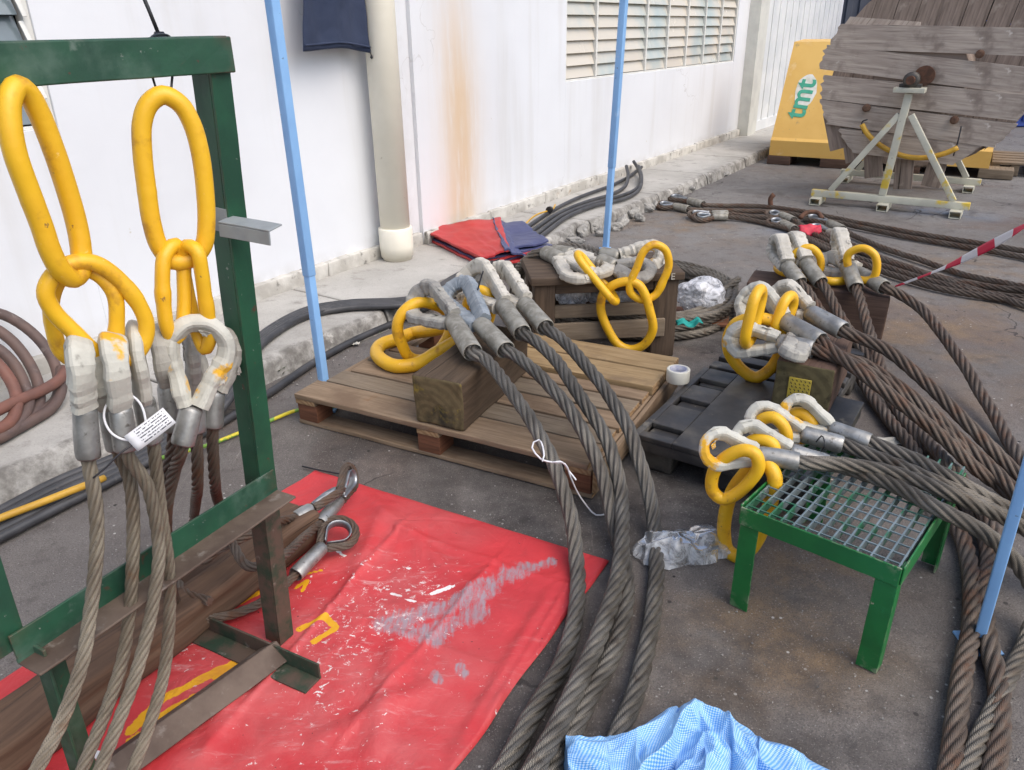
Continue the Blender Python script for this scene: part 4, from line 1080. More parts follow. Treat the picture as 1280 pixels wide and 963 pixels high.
# ------------------------------------------------------------------ wooden pallet
pf = V((-.906, 2.89, 0)); pr = V((.27, 2.273, 0)); pu = (pr - pf); PW = pu.length; pu.normalize(); pv = V((-pu.y, pu.x, 0)); PD = 1.02
def pp(u, v, z): return pf + pu * u + pv * v + V((0, 0, z))
pal = thing('wooden_pallet', pp(.6, .5, 0), 'wooden pallet of worn brown boards carrying a dark timber and a sling', 'pallet')
def pbox(u0, u1, v0, v1, z0_, z1, mat, name, end='pallet_end', r=.003, jit=.0018, mi=0):
    m = MB(); m.box(pp((u0 + u1) / 2, (v0 + v1) / 2, (z0_ + z1) / 2), (pu, pv, UPZ), ((u1 - u0) / 2, (v1 - v0) / 2, (z1 - z0_) / 2), r, n=(max(1, int((u1 - u0) / .08)), max(1, int((v1 - v0) / .08)), 1), jit=jit, jf=7, end=1)
    return m.build(name, [M[mat], M[end]], pal)
bv = [(0, .155, .0, 'pallet'), (.165, .285, .035, 'pallet_grey'), (.30, .42, .06, 'pallet'), (.435, .555, .05, 'pallet_grey'), (.57, .655, .07, 'pallet')]
for v0, v1, inset, mt in bv:
    pbox(inset, PW - random.uniform(0, .02), v0, v1, .118, .14, mt, 'deck_board')
pbox(.40, PW - .0, .665, .835, .118, .160, 'pallet_new', 'deck_board', r=.005)
pbox(.46, PW + .01, .838, 1.0, .118, .166, 'pallet_new', 'deck_board', r=.006)
for v0 in (0, .45, .9):
    pbox(.0, PW, v0 + .01, v0 + .10, .0, .018, 'pallet', 'bottom_board')
for v0 in (0, .45, .9):
    for u0 in (0.005, PW / 2 - .06, PW - .105):
        pbox(u0, u0 + .10, v0 + .008, v0 + .108, .0185, .0945, 'pallet_block', 'block', end='pallet_block')
for u0 in (0.002, PW / 2 - .06, PW - .105):
    pbox(u0, u0 + .10, .003, .985, .095, .1175, 'pallet', 'stringer_board')
pbox(PW + .0005, PW + .019, .004, .99, .03, .116, 'pallet', 'side_board')

# dark mossy timber on the pallet
bR = g(581, 541, .14); bL = g(519, 528, .14); bu = (bR - bL); bw = bu.length; bu.normalize(); bvv = V((-bu.y, bu.x, 0))
m = MB(); h = .2; L = .60
m.box((bR + bL) / 2 + bvv * L / 2 + V((0, 0, h / 2 + .001)), (bu, bvv, UPZ), (bw / 2, L / 2, h / 2), .012, n=(20, 28, 20), jit=.006, jf=8, end=1, groove=.003)
single(m, 'timber_block', [M['block'], M['block_end']], 'dark squared timber with a mossy cracked end sitting on the wooden pallet', 'timber', 'timber blocks under the slings')

# ------------------------------------------------------------------ sling on the pallet
RR = .0245
sC = thing('wire_rope_sling', g(570, 420, .2), 'sling with four thick dark ropes laid over the timber on the wooden pallet', 'rope sling', 'wire rope slings with yellow links')
link('master_link', sC, [g(x, y, .17 + .0022 * max(0, x - 520)) for x, y in [(471, 441), (477, 431), (497, 424), (516, 417), (541, 413), (566, 408), (584, 408), (586, 418), (570, 428), (545, 442), (522, 455), (497, 458), (480, 452)]], .031)
link('sub_link', sC, trace([(555, 387), (542, 381), (526, 378), (511, 384), (499, 399), (497, 414), (503, 432), (511, 446), (526, 450), (546, 440), (561, 418), (563, 400)], d(528, 415, 3.2), 20), .025)
link('sub_link', sC, trace([(588, 372), (599, 363), (611, 369), (614, 385), (609, 404), (597, 413), (586, 402), (583, 386)], d(598, 388, 3.3), -15), .024)
def legg(root, E, F0, F1, pts, R=RR, frr=.037, W=.13, nrm=None, **k):
    E, F0, F1 = V(g(*E)), V(g(*F0)), V(g(*F1))
    if nrm is None: nrm = viewdir(E, False)
    return leg(root, E, F0, F1, [p if isinstance(p, Vector) else g(*p) for p in pts], R, frr, W, nrm, **k)
kC = dict(ropem='rope_dark', fm='ferrule_old', a=.024, b=.034)
legg(sC, (519, 372, .44), (566, 400, .42), (591, 441, .395), [(604, 447, .385), (635, 485, .35), (667, 532, .30), (690, 574, .235), (704, 614, .165), (717, 660, .09), (721, 705, .035), (721, 762, .027), (704, 827, .027), (667, 892, .03), (630, 961, .03), (570, 1040, .03)], eye='tape_dirty', W=.15, **kC)
legg(sC, (566, 360, .46), (600, 405, .43), (632, 438, .395), [(645, 445, .385), (675, 470, .36), (709, 507, .31), (732, 545, .25), (749, 582, .18), (760, 620, .11), (770, 665, .045), (780, 705, .028), (783, 745, .027), (771, 803, .027), (730, 885, .027), (690, 963, .027), (640, 1040, .027)], eye='duct', W=.13, **kC)
legg(sC, (583, 343, .46), (628, 381, .43), (653, 417, .40), [(668, 426, .39), (695, 450, .365), (729, 502, .315), (754, 540, .25), (768, 579, .185), (776, 615, .12), (778, 655, .085), (776, 700, .078), (761, 762, .072), (722, 855, .075), (667, 963, .075), (610, 1040, .05)], eye='tape_plain', W=.16, **kC)
legg(sC, (614, 343, .46), (655, 379, .43), (682, 410, .40), [(696, 419, .39), (725, 448, .365), (757, 488, .32), (784, 532, .26), (799, 574, .19), (811, 615, .11), (818, 655, .05), (820, 700, .027), (817, 762, .027), (801, 844, .027), (773, 921, .027), (745, 990, .027)], eye='tape_plain', W=.13, **kC)
m = MB()
m.tube([g(667, 553, .325), g(665, 560, .32), g(676, 574, .30), g(690, 578, .28), g(706, 580, .26), g(713, 596, .2), g(720, 612, .13), g(730, 628, .06), g(745, 644, .01), g(757, 643, .01)], .0028, 6, .02)
m.tube([g(690, 578, .28), g(700, 577, .28), g(712, 590, .21), g(720, 600, .2)], .0028, 6, .02); m.tube([g(667, 553, .325), g(674, 550, .325), g(680, 570, .31), g(678, 577, .3)], .0028, 6, .02)
single(m, 'white_string', M['white_wire'], 'loose white string snagged round the thick dark ropes at the pallet corner', 'string')
cord([d(597, 393, 3.1), d(594, 380, 3.12), d(600, 352, 3.14), d(604, 339, 3.15)], .0035, 'black tie tail sticking up between the taped eyes on the pallet')

# ------------------------------------------------------------------ dark wooden stool with its sling
FL = g(668, 347, .44); FR_ = g(850, 339, .44); su = (FR_ - FL); SWd = su.length; su.normalize(); sv = V((-su.y, su.x, 0)); SD = .34
FL.z = 0
def sp(u, v, z): return FL + su * u + sv * v + V((0, 0, z))
st = thing('wooden_stool', sp(.3, .15, 0), 'low dark wooden stool standing behind the pallet with a sling draped over it', 'stool')
def sbox(u0, u1, v0, v1, a, b, name, mat='stool', **k):
    m = MB(); m.box(sp((u0 + u1) / 2, (v0 + v1) / 2, (a + b) / 2), (su, sv, UPZ), ((u1 - u0) / 2, (v1 - v0) / 2, (b - a) / 2), .006, n=(max(1, int((u1 - u0) / .05)), 2, max(1, int((b - a) / .05))), jit=.003, end=None, **k)
    return m.build(name, M[mat], st)
sbox(-.02, SWd + .02, -.02, SD + .02, .40, .44, 'seat')
for u0, u1 in ((.0, .10), (SWd - .12, SWd)):
    for v0 in (0, SD - .1): sbox(u0, u1, v0, v0 + .10, .0, .398, 'leg')
sbox(.102, SWd - .122, .005, .04, .35, .398, 'apron')
sbox(.05, SWd - .06, -.026, -.003, .12, .21, 'rail', 'pallet_grey'); sbox(.102, SWd - .122, SD - .04, SD - .01, .14, .23, 'rail'); sbox(.102, SWd - .122, .03, .06, .215, .28, 'rail', 'pallet_grey')
def text_obj(name, body, size, o, x, y, mat, parent, depth=.001, bold=0.0):
    cu = bpy.data.curves.new(name, 'FONT'); cu.body = body; cu.size = size; cu.extrude = depth; cu.offset = bold; cu.align_x = 'CENTER'; cu.align_y = 'CENTER'
    t = bpy.data.objects.new(name, cu); COL.objects.link(t)
    bpy.context.view_layer.update()
    me = bpy.data.meshes.new_from_object(t.evaluated_get(bpy.context.evaluated_depsgraph_get()))
    bpy.data.objects.remove(t)
    x = V(x).normalized(); y = (V(y) - x * V(y).dot(x)).normalized(); z = x.cross(y)
    root = parent
    while root and root.parent: root = root.parent
    off = root.location if root else V((0, 0, 0))
    for v in me.vertices: v.co = V(o) - off + x * v.co.x + y * v.co.y + z * v.co.z
    me.materials.clear(); me.materials.append(mat)
    ob = bpy.data.objects.new(name, me); COL.objects.link(ob)
    if parent: ob.parent = parent
    return ob
text_obj('stencil_letter', 'E', .045, sp(SWd - .04, -.0235, .42), su, UPZ, M['tape_plain'], st)
sD = thing('wire_rope_sling', sp(.3, .1, .44), 'sling draped over the dark stool, its yellow link hanging in front of the rails', 'rope sling', 'wire rope slings with yellow links')
YD = sp(.4, -.09, 0).y
cD = d(785, 395, YD)
link('master_link', sD, trace([(786, 352), (768, 356), (754, 368), (751, 387), (760, 412), (773, 431), (789, 437), (805, 431), (816, 412), (812, 388), (806, 368), (798, 356)], cD, -6), .0215)
link('sub_link', sD, oblong(d(722, 318, YD + .06), d(770, 377, YD), .10, side(cD) + V((0, 0, -.55))), .0185)
link('sub_link', sD, trace([(817, 306), (831, 312), (836, 331), (829, 351), (819, 369), (803, 375), (789, 367), (787, 357), (796, 335), (805, 314)], d(812, 340, YD), 14), .0185, flat=.35)
kD = dict(ropem='rope_grey', fm='ferrule_old', a=.023, b=.03, W=.11)
cb = lambda px, py, z: g(px, py, z)
legg(sD, (755, 340, .46), (715, 318, .48), (692, 315, .47), [(668, 318, .45), (652, 340, .30), (650, 375, .12), (668, 402, .06)], nrm=V((.1, -.5, .8)), eye='tape_plain', **kD)
legg(sD, (728, 348, .45), (702, 325, .47), (682, 316, .47), [(664, 322, .44), (645, 345, .28), (643, 380, .11), (660, 406, .06)], nrm=V((.2, -.6, .7)), eye='tape_plain', **kD)
legg(sD, (826, 318, .50), (775, 322, .48), (752, 318, .48), [(735, 312, .47), (700, 310, .42), (672, 330, .25), (660, 365, .10)], nrm=V((-.1, -.8, .6)), eye='tape_plain', **kD)
legg(sD, (812, 340, .46), (770, 334, .47), (750, 326, .48), [(728, 316, .47), (690, 312, .42), (664, 338, .22), (655, 372, .09)], nrm=V((-.2, -.4, .9)), eye='tape_dirty', **kD)
# coil of rope on the ground round the stool
cc = V((.74, 4.34, 0)); pts = []
for k in range(9 * 24 + 1):
    th = 2 * PI * k / 24; tr = k / 24
    rr = .585 - .035 * (tr % 3) + .008 * math.sin(tr * 5 + th * 2)
    pts.append(cc + V((rr * math.cos(th), rr * 1.02 * math.sin(th), .024 + .043 * int(tr / 3) + .006 * math.sin(th * 3 + tr))))
m = MB(); rope_mesh(m, pts, .0225, step=.02, seg=4)
single(m, 'rope_coil', M['rope_grey'], 'coil of grey wire rope lying on the ground around the dark stool', 'rope coil')

def lump(c, r, mat, name, label, cat, seedv=0, f=6, amp=.3, group=None, sub=4):
    import bmesh
    bm = bmesh.new(); bmesh.ops.create_icosphere(bm, subdivisions=sub, radius=1)
    for v in bm.verts:
        q = v.co.copy(); n_ = noise.noise(q * f * .35 + V((seedv, 0, 0))) * amp + abs(noise.noise(q * f + V((0, seedv, 0)))) * amp * .5
        q *= 1 + n_; v.co = V((q.x * r[0], q.y * r[1], max(-.9, q.z) * r[2]))
    me = bpy.data.meshes.new(name); bm.to_mesh(me); bm.free(); me.materials.append(mat)
    o = bpy.data.objects.new(name, me); COL.objects.link(o); o.location = V(c)
    return tag(o, label, cat, group)
m = MB(); q = g(874, 396, .03); m.box(q, (V((.95, -.3, 0)).normalized(), V((.3, .95, 0)).normalized(), UPZ), (.16, .12, .009), .004)
single(m, 'wood_board', M['pallet_block'], 'reddish brown board lying inside the rope coil', 'board')
lump(g(876, 370, .15), (.135, .10, .10), M['wrap'], 'wrapped_bundle', 'cloudy plastic-wrapped bundle inside the rope coil, right of the stool', 'bundle', 3, 5, .22, 'plastic-wrapped bundles')
lump(d(716, 368, sp(.2, .16, 0).y), (.08, .07, .075), M['wrap'], 'wrapped_bundle', 'cloudy plastic-wrapped bundle under the left side of the stool', 'bundle', 8, 5, .25, 'plastic-wrapped bundles')
lump(d(775, 367, sp(.45, .16, 0).y), (.15, .07, .08), M['wrap'], 'wrapped_bundle', 'wider plastic-wrapped bundle under the middle of the stool behind the yellow link', 'bundle', 12, 5, .25, 'plastic-wrapped bundles')
m = MB(); q = g(861, 403, .13)
m.sheet(lambda u, v: q + V(((u - .5) * .13, (v - .5) * .07, .02 * noise.noise(V((u * 4, v * 4, 1))) + .012 * math.sin(u * 9))), 16, 10, .004)
single(m, 'teal_rag', M['teal'], 'small teal rag lying in the rope coil', 'rag')

# ------------------------------------------------------------------ black plastic pallets
kf = g(790, 541, .15); kb = g(871, 459, .15); kv = (kb - kf); KD = kv.length + .02; kv.normalize(); ku = V((kv.y, -kv.x, 0)); kf.z = 0
ku = (V((.83, -.56, 0))).normalized(); kv = V((-ku.y, ku.x, 0))
def kp(u, v, z): return kf + ku * u + kv * v + V((0, 0, z))
bp = thing('plastic_pallet', kp(.4, .35, 0), 'dusty black plastic pallet with slots, between the wooden pallet and the green table', 'pallet', 'black plastic pallets')
def kbox(mb, u0, u1, v0, v1, a, b, r=.004):
    mb.box(kp((u0 + u1) / 2, (v0 + v1) / 2, (a + b) / 2), (ku, kv, UPZ), ((u1 - u0) / 2, (v1 - v0) / 2, (b - a) / 2), r)
KW = .66
m = MB()
# deck with slot openings down its left side: strips and cross bars
kbox(m, .155, KW, .0, KD, .128, .15)
for v0, v1 in ((0, .04), (.115, .30), (.385, .52), (.60, KD)): kbox(m, .028, .1545, v0, v1, .128, .1495)
kbox(m, .0, .0275, 0, KD, .128, .149)
m.build('deck', M['black_plastic'], bp)
m = MB(); kbox(m, .004, KW - .004, .004, .02, .085, .127); kbox(m, .004, .02, .021, KD - .004, .085, .127); kbox(m, KW - .02, KW - .004, .021, KD - .004, .085, .127)
m.build('skirt', M['black_plastic'], bp)
for u0 in (.03, KW / 2 - .06, KW - .15):
    for v0 in (.03, KD / 2 - .06, KD - .14):
        m = MB(); kbox(m, u0, u0 + .12, v0, v0 + .11, .0, .1275, .01); m.build('foot', M['black_plastic'], bp)
kf2 = kf + kv * (KD + .05)
kf_old = kf; kf = kf2
bp2 = thing('plastic_pallet', kp(.4, .3, 0), 'slatted black plastic pallet behind the slotted one, under a yellow link', 'pallet', 'black plastic pallets')
m = MB()
for k in range(6): kbox(m, .0, .55, .02 + k * .12, .02 + k * .12 + .07, .105, .13)
kbox(m, .0, .05, .0, .72, .06, .104); kbox(m, .25, .3, .0, .72, .06, .104); kbox(m, .5, .55, .0, .72, .06, .104)
m.build('slatted_deck', M['black_plastic'], bp2)
for u0 in (0, .24, .49):
    for v0 in (.02, .32, .6):
        m = MB(); kbox(m, u0 + .003, u0 + .06, v0, v0 + .09, 0, .0595, .006); m.build('foot', M['black_plastic'], bp2)
kf = kf_old
# white tape roll standing where pallets meet
q = g(847, 476, .16)
tr = thing('tape_roll', q, 'roll of off-white tape on the edge of the wooden pallet', 'tape roll')
m = MB(); m.lathe(q + V((0, 0, -.0)), q + V((0, 0, 1)), [(0, .036), (0, .047), (.002, .048), (.052, .048), (.054, .047), (.054, .036), (.0, .036)], 28); m.build('tape', M['tape_white'], tr)
m = MB(); m.lathe(q, q + UPZ, [(.001, .033), (.001, .0358), (.0545, .0358), (.0545, .033), (.001, .033)], 28); m.build('core', M['card'], tr)

# ------------------------------------------------------------------ timber block with a yellow nail plate and its sling
bL = g(963, 506, .152); bR = g(1035, 521, .152); u2 = (bR - bL); w2 = u2.length; u2.normalize(); v2 = V((-u2.y, u2.x, 0))
c2 = (bL + bR) / 2 + v2 * .22 + V((0, 0, .096))
m = MB(); m.box(c2, (u2, v2, UPZ), (w2 / 2, .22, .095), .010, n=(6, 10, 5), jit=.004, jf=9, end=1)
blk = thing('timber_block', c2 - V((0, 0, .095)), 'dark timber block with a yellow nail plate on its olive end', 'timber', 'timber blocks under the slings')
m.build('timber', [M['block2'], M['block2_end']], blk)
nc = onplane(999, 486, bL, v2) - v2 * .004
m = MB(); m.box(nc, (u2, v2, UPZ), (.041, .0025, .043), .001)
for i in range(5):
    for j in range(6):
        m.box(nc + u2 * (-.031 + i * .0155 + (j % 2) * .004) + V((0, 0, -.034 + j * .0136)) - v2 * .0026, ((u2 + UPZ * .8).normalized(), v2, (UPZ - u2 * .8).normalized()), (.0014, .0012, .0042), .0003, mi=1)
m.build('nail_plate', [M['plate'], M['slot']], blk)

sE = thing('wire_rope_sling', g(1000, 430, .34), 'sling with rusty brown ropes lying over the nail-plated timber block', 'rope sling', 'wire rope slings with yellow links')
link('master_link', sE, trace([(911, 420), (911, 439), (922, 457), (936, 469), (945, 472), (955, 468), (968, 455), (976, 438), (981, 418), (972, 404), (945, 398), (921, 404)], d(945, 440, 2.93), 0, 0), .0245)
link('sub_link', sE, oblong(d(950, 362, 2.86), d(934, 430, 2.84), .12, side(d(940, 400, 2.85)) + V((0, .3, 0))), .0215)
link('sub_link', sE, oblong(d(989, 370, 2.95), d(972, 418, 2.92), .11, side(d(980, 400, 2.9)) + V((0, .5, 0))), .021)
kE = dict(R=.0245, ropem='rope_rust', fm='ferrule', a=.0225, b=.029, frr=.0365)
legg(sE, (990, 444, .40), (1000, 420, .37), (1030, 432, .37), [(1050, 445, .35), (1079, 455, .33), (1142, 497, .26), (1195, 545, .17), (1248, 594, .09), (1300, 650, .03)], W=.05, eye='tape_dirty', **kE)
legg(sE, (931, 372, .47), (979, 400, .43), (1026, 427, .40), [(1040, 438, .385), (1072, 463, .355), (1128, 506, .27), (1178, 548, .18), (1227, 591, .09), (1266, 618, .03), (1320, 670, .03)], W=.13, eye='tape_wrap', **kE)
legg(sE, (914, 424, .36), (972, 428, .375), (1017, 437, .375), [(1030, 442, .37), (1079, 462, .33), (1142, 505, .24), (1195, 556, .15), (1240, 600, .06), (1290, 640, .03)], W=.10, eye='tape_wrap', **kE)
legg(sE, (968, 368, .47), (1010, 390, .44), (1054, 414, .41), [(1066, 419, .40), (1107, 437, .37), (1160, 481, .29), (1213, 534, .20), (1259, 580, .11), (1300, 620, .05)], W=.11, eye='tape_plain', **kE)

# ------------------------------------------------------------------ dark beam with a sling, farther back
gA = g(934, 351, .26); gB = g(1113, 371, .26); gA.z = gB.z = 0; gu = (gB - gA).normalized(); gv = V((-gu.y, gu.x, 0))
timber('timber_beam', gA + gv * .12, gB + gv * .12, .24, .255, [M['block2'], M['old_end']], 'long dark brown beam lying on the ground behind the nail-plated block', 'timber', jit=.006, jf=5)
sG = thing('wire_rope_sling', g(1040, 350, .26), 'sling resting on the long dark beam, its four legs spread apart', 'rope sling', 'wire rope slings with yellow links')
yG = (gA + gB).y / 2 + .1
link('sub_link', sG, trace([(988, 328), (999, 313), (1013, 310), (1024, 320), (1025, 337), (1012, 347), (996, 343)], d(1008, 330, yG + .05), 10), .02)
link('sub_link', sG, trace([(1060, 319), (1070, 312), (1081, 311), (1093, 319), (1096, 334), (1091, 348), (1075, 350), (1062, 338)], d(1078, 330, yG - .12), -10), .02)
link('master_link', sG, [g(x, y, .29) for x, y in [(972, 334), (990, 330), (1020, 334), (1050, 342), (1058, 350), (1040, 352), (1010, 346), (980, 341)]], .022)
kG = dict(R=.0255, ropem='rope_rust', fm='ferrule_old', frr=.0375, a=.024, b=.036)
legg(sG, (969, 303, .43), (983, 331, .36), (1000, 354, .30), [(1008, 362, .28), (1029, 395, .20), (1056, 436, .10), (1079, 478, .04), (1107, 520, .027), (1140, 560, .027), (1170, 610, .027), (1195, 655, .027), (1210, 695, .027), (1216, 757, .027), (1199, 874, .027), (1187, 962, .027), (1170, 1040, .027)], W=.11, nrm=V((1, .35, 0)), eye='tape_plain', **kG)
legg(sG, (988, 300, .44), (1006, 327, .37), (1026, 354, .30), [(1034, 364, .28), (1054, 402, .20), (1086, 448, .11), (1114, 499, .04), (1142, 541, .027), (1180, 592, .027), (1217, 645, .027), (1236, 690, .027), (1229, 745, .027), (1236, 800, .027), (1250, 870, .027), (1243, 962, .027), (1230, 1040, .027)], W=.11, nrm=V((1, .35, 0)), eye='tape_plain', **kG)
legg(sG, (1047, 296, .46), (1059, 330, .37), (1070, 360, .29), [(1074, 372, .27), (1086, 411, .19), (1097, 449, .12), (1112, 490, .05), (1140, 530, .03), (1180, 575, .075), (1220, 625, .075), (1250, 680, .06)], W=.12, nrm=V((.9, -.5, 0)), eye='tape_plain', **kG)
legg(sG, (1026, 328, .33), (1070, 340, .32), (1106, 360, .30), [(1120, 366, .28), (1149, 384, .24), (1195, 441, .15), (1231, 499, .07), (1266, 559, .027), (1300, 610, .027)], W=.10, nrm=V((.2, -.9, .5)), eye='tape_plain', **kG)
# barrier tape tied to the rightmost ferrule
t0, t1 = d(1117, 359, g(1108, 360, .30).y), d(1330, 255, 3.0)
m = MB()
def bt(u, v):
    p = t0.lerp(t1, u) + V((0, 0, -.03 * math.sin(PI * u)))
    tw = .5 + 1.1 * u + .5 * math.sin(u * 7); wd = .004 + .024 * min(1, u * 2.2)
    a = V((0, 0, 1)) * math.cos(tw - .6) + V((.5, -.85, 0)) * math.sin(tw - .6)
    return p + a * (v - .5) * wd * 2
m.sheet(bt, 60, 4, .0006, uvs=(1.15, .06))
single(m, 'barrier_tape', M['barrier'], 'strip of red and white barrier tape pulled taut toward the right edge', 'tape')

# ------------------------------------------------------------------ green table with grating
TL = V((.612, 1.732, 0)); TR = V((.915, 1.464, 0)); tu = (TR - TL); TW = tu.length; tu.normalize(); tv = V((-tu.y, tu.x, 0)); TD = .565; TH = .333
def tp(u, v, z): return TL + tu * u + tv * v + V((0, 0, z))
tb = thing('grating_table', tp(.2, .28, 0), 'low green steel table topped with galvanised grating', 'table')
def tang(p0, p1, A, B, wa, wb, name):
    m = MB(); angle(m, p0, p1, A, B, wa, wb, .005); m.build(name, M['green_table'], tb)
# four legs of angle iron, corner outwards
tang(tp(0, 0, 0), tp(0, 0, TH - .007), tu, tv, .052, .045, 'leg'); tang(tp(TW, 0, 0), tp(TW, 0, TH - .007), -tu, tv, .052, .045, 'leg')
tang(tp(0, TD, 0), tp(0, TD, TH - .007), tu, -tv, .05, .045, 'leg'); tang(tp(TW, TD, 0), tp(TW, TD, TH - .007), -tu, -tv, .05, .045, 'leg')
def rail(p0, p1, out, name='rail'):
    m = MB(); o = V(out)
    m.bar(p0 + o * .004 - V((0, 0, .026)), p1 + o * .004 - V((0, 0, .026)), .005, .055, n=(8, 1, 2), jit=.001, sm=False)
    m.build(name, M['green_table'], tb)
rail(tp(-.0015, 0, TH), tp(TW + .0015, 0, TH), -tv); rail(tp(-.0015, TD, TH - .034), tp(TW + .0015, TD, TH - .034), tv); rail(tp(0, .002, TH), tp(0, TD - .002, TH), -tu)
rail(tp(TW, .002, TH), tp(TW, TD - .002, TH), tu)
m = MB()
nb = 12
for i in range(nb + 1):
    u = .008 + (TW - .016) * i / nb
    m.box(tp(u, TD / 2 + .021, TH - .0165), (tv, tu, UPZ), (TD / 2 + .018, .0022, .0155), .0006, sm=False)
nr = 13
for j in range(nr + 1):
    v = .018 + (TD - .03) * j / nr
    m.box(tp(TW / 2, v, TH - .0035), (tu, tv, UPZ), (TW / 2 - .004, .0019, .0022), .0008, sm=False)
m.build('grating', M['galv'], tb)

sF = thing('wire_rope_sling', tp(.1, .3, TH), 'sling with four shiny ferrules lying across the green grating table', 'rope sling', 'wire rope slings with yellow links')
link('master_link', sF, trace([(944, 582), (928, 597), (914, 618), (907, 642), (905, 667), (909, 687), (922, 696), (940, 684), (955, 655), (965, 620), (968, 595), (958, 580)], tp(-.05, .19, .2), -38), .0212)
link('sub_link', sF, trace([(931, 563), (912, 569), (897, 582), (890, 598), (891, 614), (903, 624), (918, 619), (937, 602), (948, 584), (944, 568)], tp(-.06, .12, .3), -4), .0185)
link('sub_link', sF, trace([(930, 563), (941, 551), (955, 550), (966, 556), (967, 568), (956, 577), (941, 575)], tp(-.02, .24, .33), -10), .0185)
link('sub_link', sF, trace([(944, 537), (952, 525), (966, 522), (978, 531), (983, 548), (971, 557), (953, 551)], tp(-.01, .36, .36), -10), .0185)
link('sub_link', sF, trace([(984, 526), (992, 517), (1003, 517), (1015, 529), (1015, 545), (999, 548)], tp(.0, .5, .36), -10), .0185)
kF = dict(R=.0215, ropem='rope_grey', fm='ferrule', frr=.0265, a=.0155, b=.02)
zt = TH + .03
legg(sF, (982, 508, zt + .07), (1036, 535, zt + .01), (1088, 553, zt + .0), [(1100, 558, zt - .004), (1140, 573, zt - .008), (1185, 596, zt - .01), (1237, 624, .30), (1290, 655, .2), (1340, 700, .1)], W=.085, eye='tape_wrap', **kF)
legg(sF, (939, 520, zt + .06), (1000, 542, zt + .015), (1053, 556, zt + .0), [(1066, 561, zt - .004), (1102, 574, zt - .008), (1165, 601, zt - .01), (1216, 624, .31), (1264, 650, .24), (1310, 685, .14), (1350, 740, .05)], W=.085, eye='tape_wrap', **kF)
legg(sF, (920, 545, zt + .06), (985, 565, zt + .02), (1034, 580, zt - .003), [(1052, 584, zt - .006), (1113, 605, zt - .008), (1175, 637, zt - .005), (1216, 658, .33), (1248, 681, .27), (1279, 715, .18), (1297, 755, .08), (1285, 795, .027), (1250, 870, .027), (1208, 962, .027), (1180, 1030, .027)], W=.085, eye='tape_wrap', **kF)
legg(sF, (880, 559, zt + .06), (945, 568, zt + .03), (998, 577, zt + .022), [(1012, 579, zt + .02), (1060, 581, zt + .014), (1123, 593, zt + .01), (1185, 616, zt), (1258, 649, .27), (1290, 668, .22), (1340, 720, .1), (1370, 800, .03)], W=.09, eye='tape_wrap', **kF)
cord([d(1020, 577, 2.0) if False else g(1020, 553, zt + .02), g(1027, 545, zt + .04), g(1031, 556, zt + .03), g(1026, 566, zt)], .002, 'black cable tie round a ferrule on the green table')
# ------------------------------------------------------------------ cable reel on its stand
RA = V((3.36, 6.86, 1.09)); RB = V((.84, -.542, 0)).normalized(); RC = V((-RB.y, RB.x, 0))
def rp(b, c, z): return V((RA.x, RA.y, 0)) + RB * b + RC * c + V((0, 0, z))
sd_ = thing('reel_stand', rp(0, .5, 0), 'cream steel A-frame stand carrying the big wooden cable reel', 'stand')
def sbar(name, p0, p1, w=.055, mat='stand', h=None):
    m = MB(); m.bar(p0, p1, w, h or w, up=RC, r=.004); return m.build(name, M[mat], sd_)
CB = 1.28
for c in (0, CB):
    sgn = -1 if c == 0 else 1
    bb = sbar('base_beam', rp(-.66, c, .09), rp(.63, c, .09), .06)
    for b in (-.6, -.03, .54):
        m = MB(); o = rp(b, c, .03)
        for dz in (-.027, .027): m.box(o + V((0, 0, dz)) + RC * 0, (RC, RB, UPZ), (.13, .045, .003), .001)
        for db in (-.042, .042): m.box(o + RB * db, (RC, RB, UPZ), (.13, .003, .0238), .001)
        m.build('foot', M['stand'], sd_)
    sbar('brace', rp(-.50, c, .122), rp(-.045, c, .80), .05); sbar('brace', rp(.50, c, .122), rp(.045, c, .80), .05)
    sbar('post', rp(-.06, c, .122), rp(.0, c, .97), .06)
    m = MB(); m.box(rp(0, c, .995), (RB, RC, UPZ), (.12, .07, .02), .004); m.build('bearing_plate', M['stand'], sd_)
    m = MB(); m.lathe(rp(0, c - .05, 1.075), rp(0, c + .05, 1.075), [(0, .03), (0, .062), (.1, .062), (.1, .03)], 20); m.box(rp(0, c, 1.03), (RB, RC, UPZ), (.085, .04, .0145), .006); m.build('bearing', M['dark_metal'], sd_)
sbar('cross_tube', rp(-.36, .05, .03), rp(-.36, CB - .05, .03), .045); 
rl = thing('cable_reel', RA, 'big weathered wooden cable reel with several front boards missing', 'cable reel')
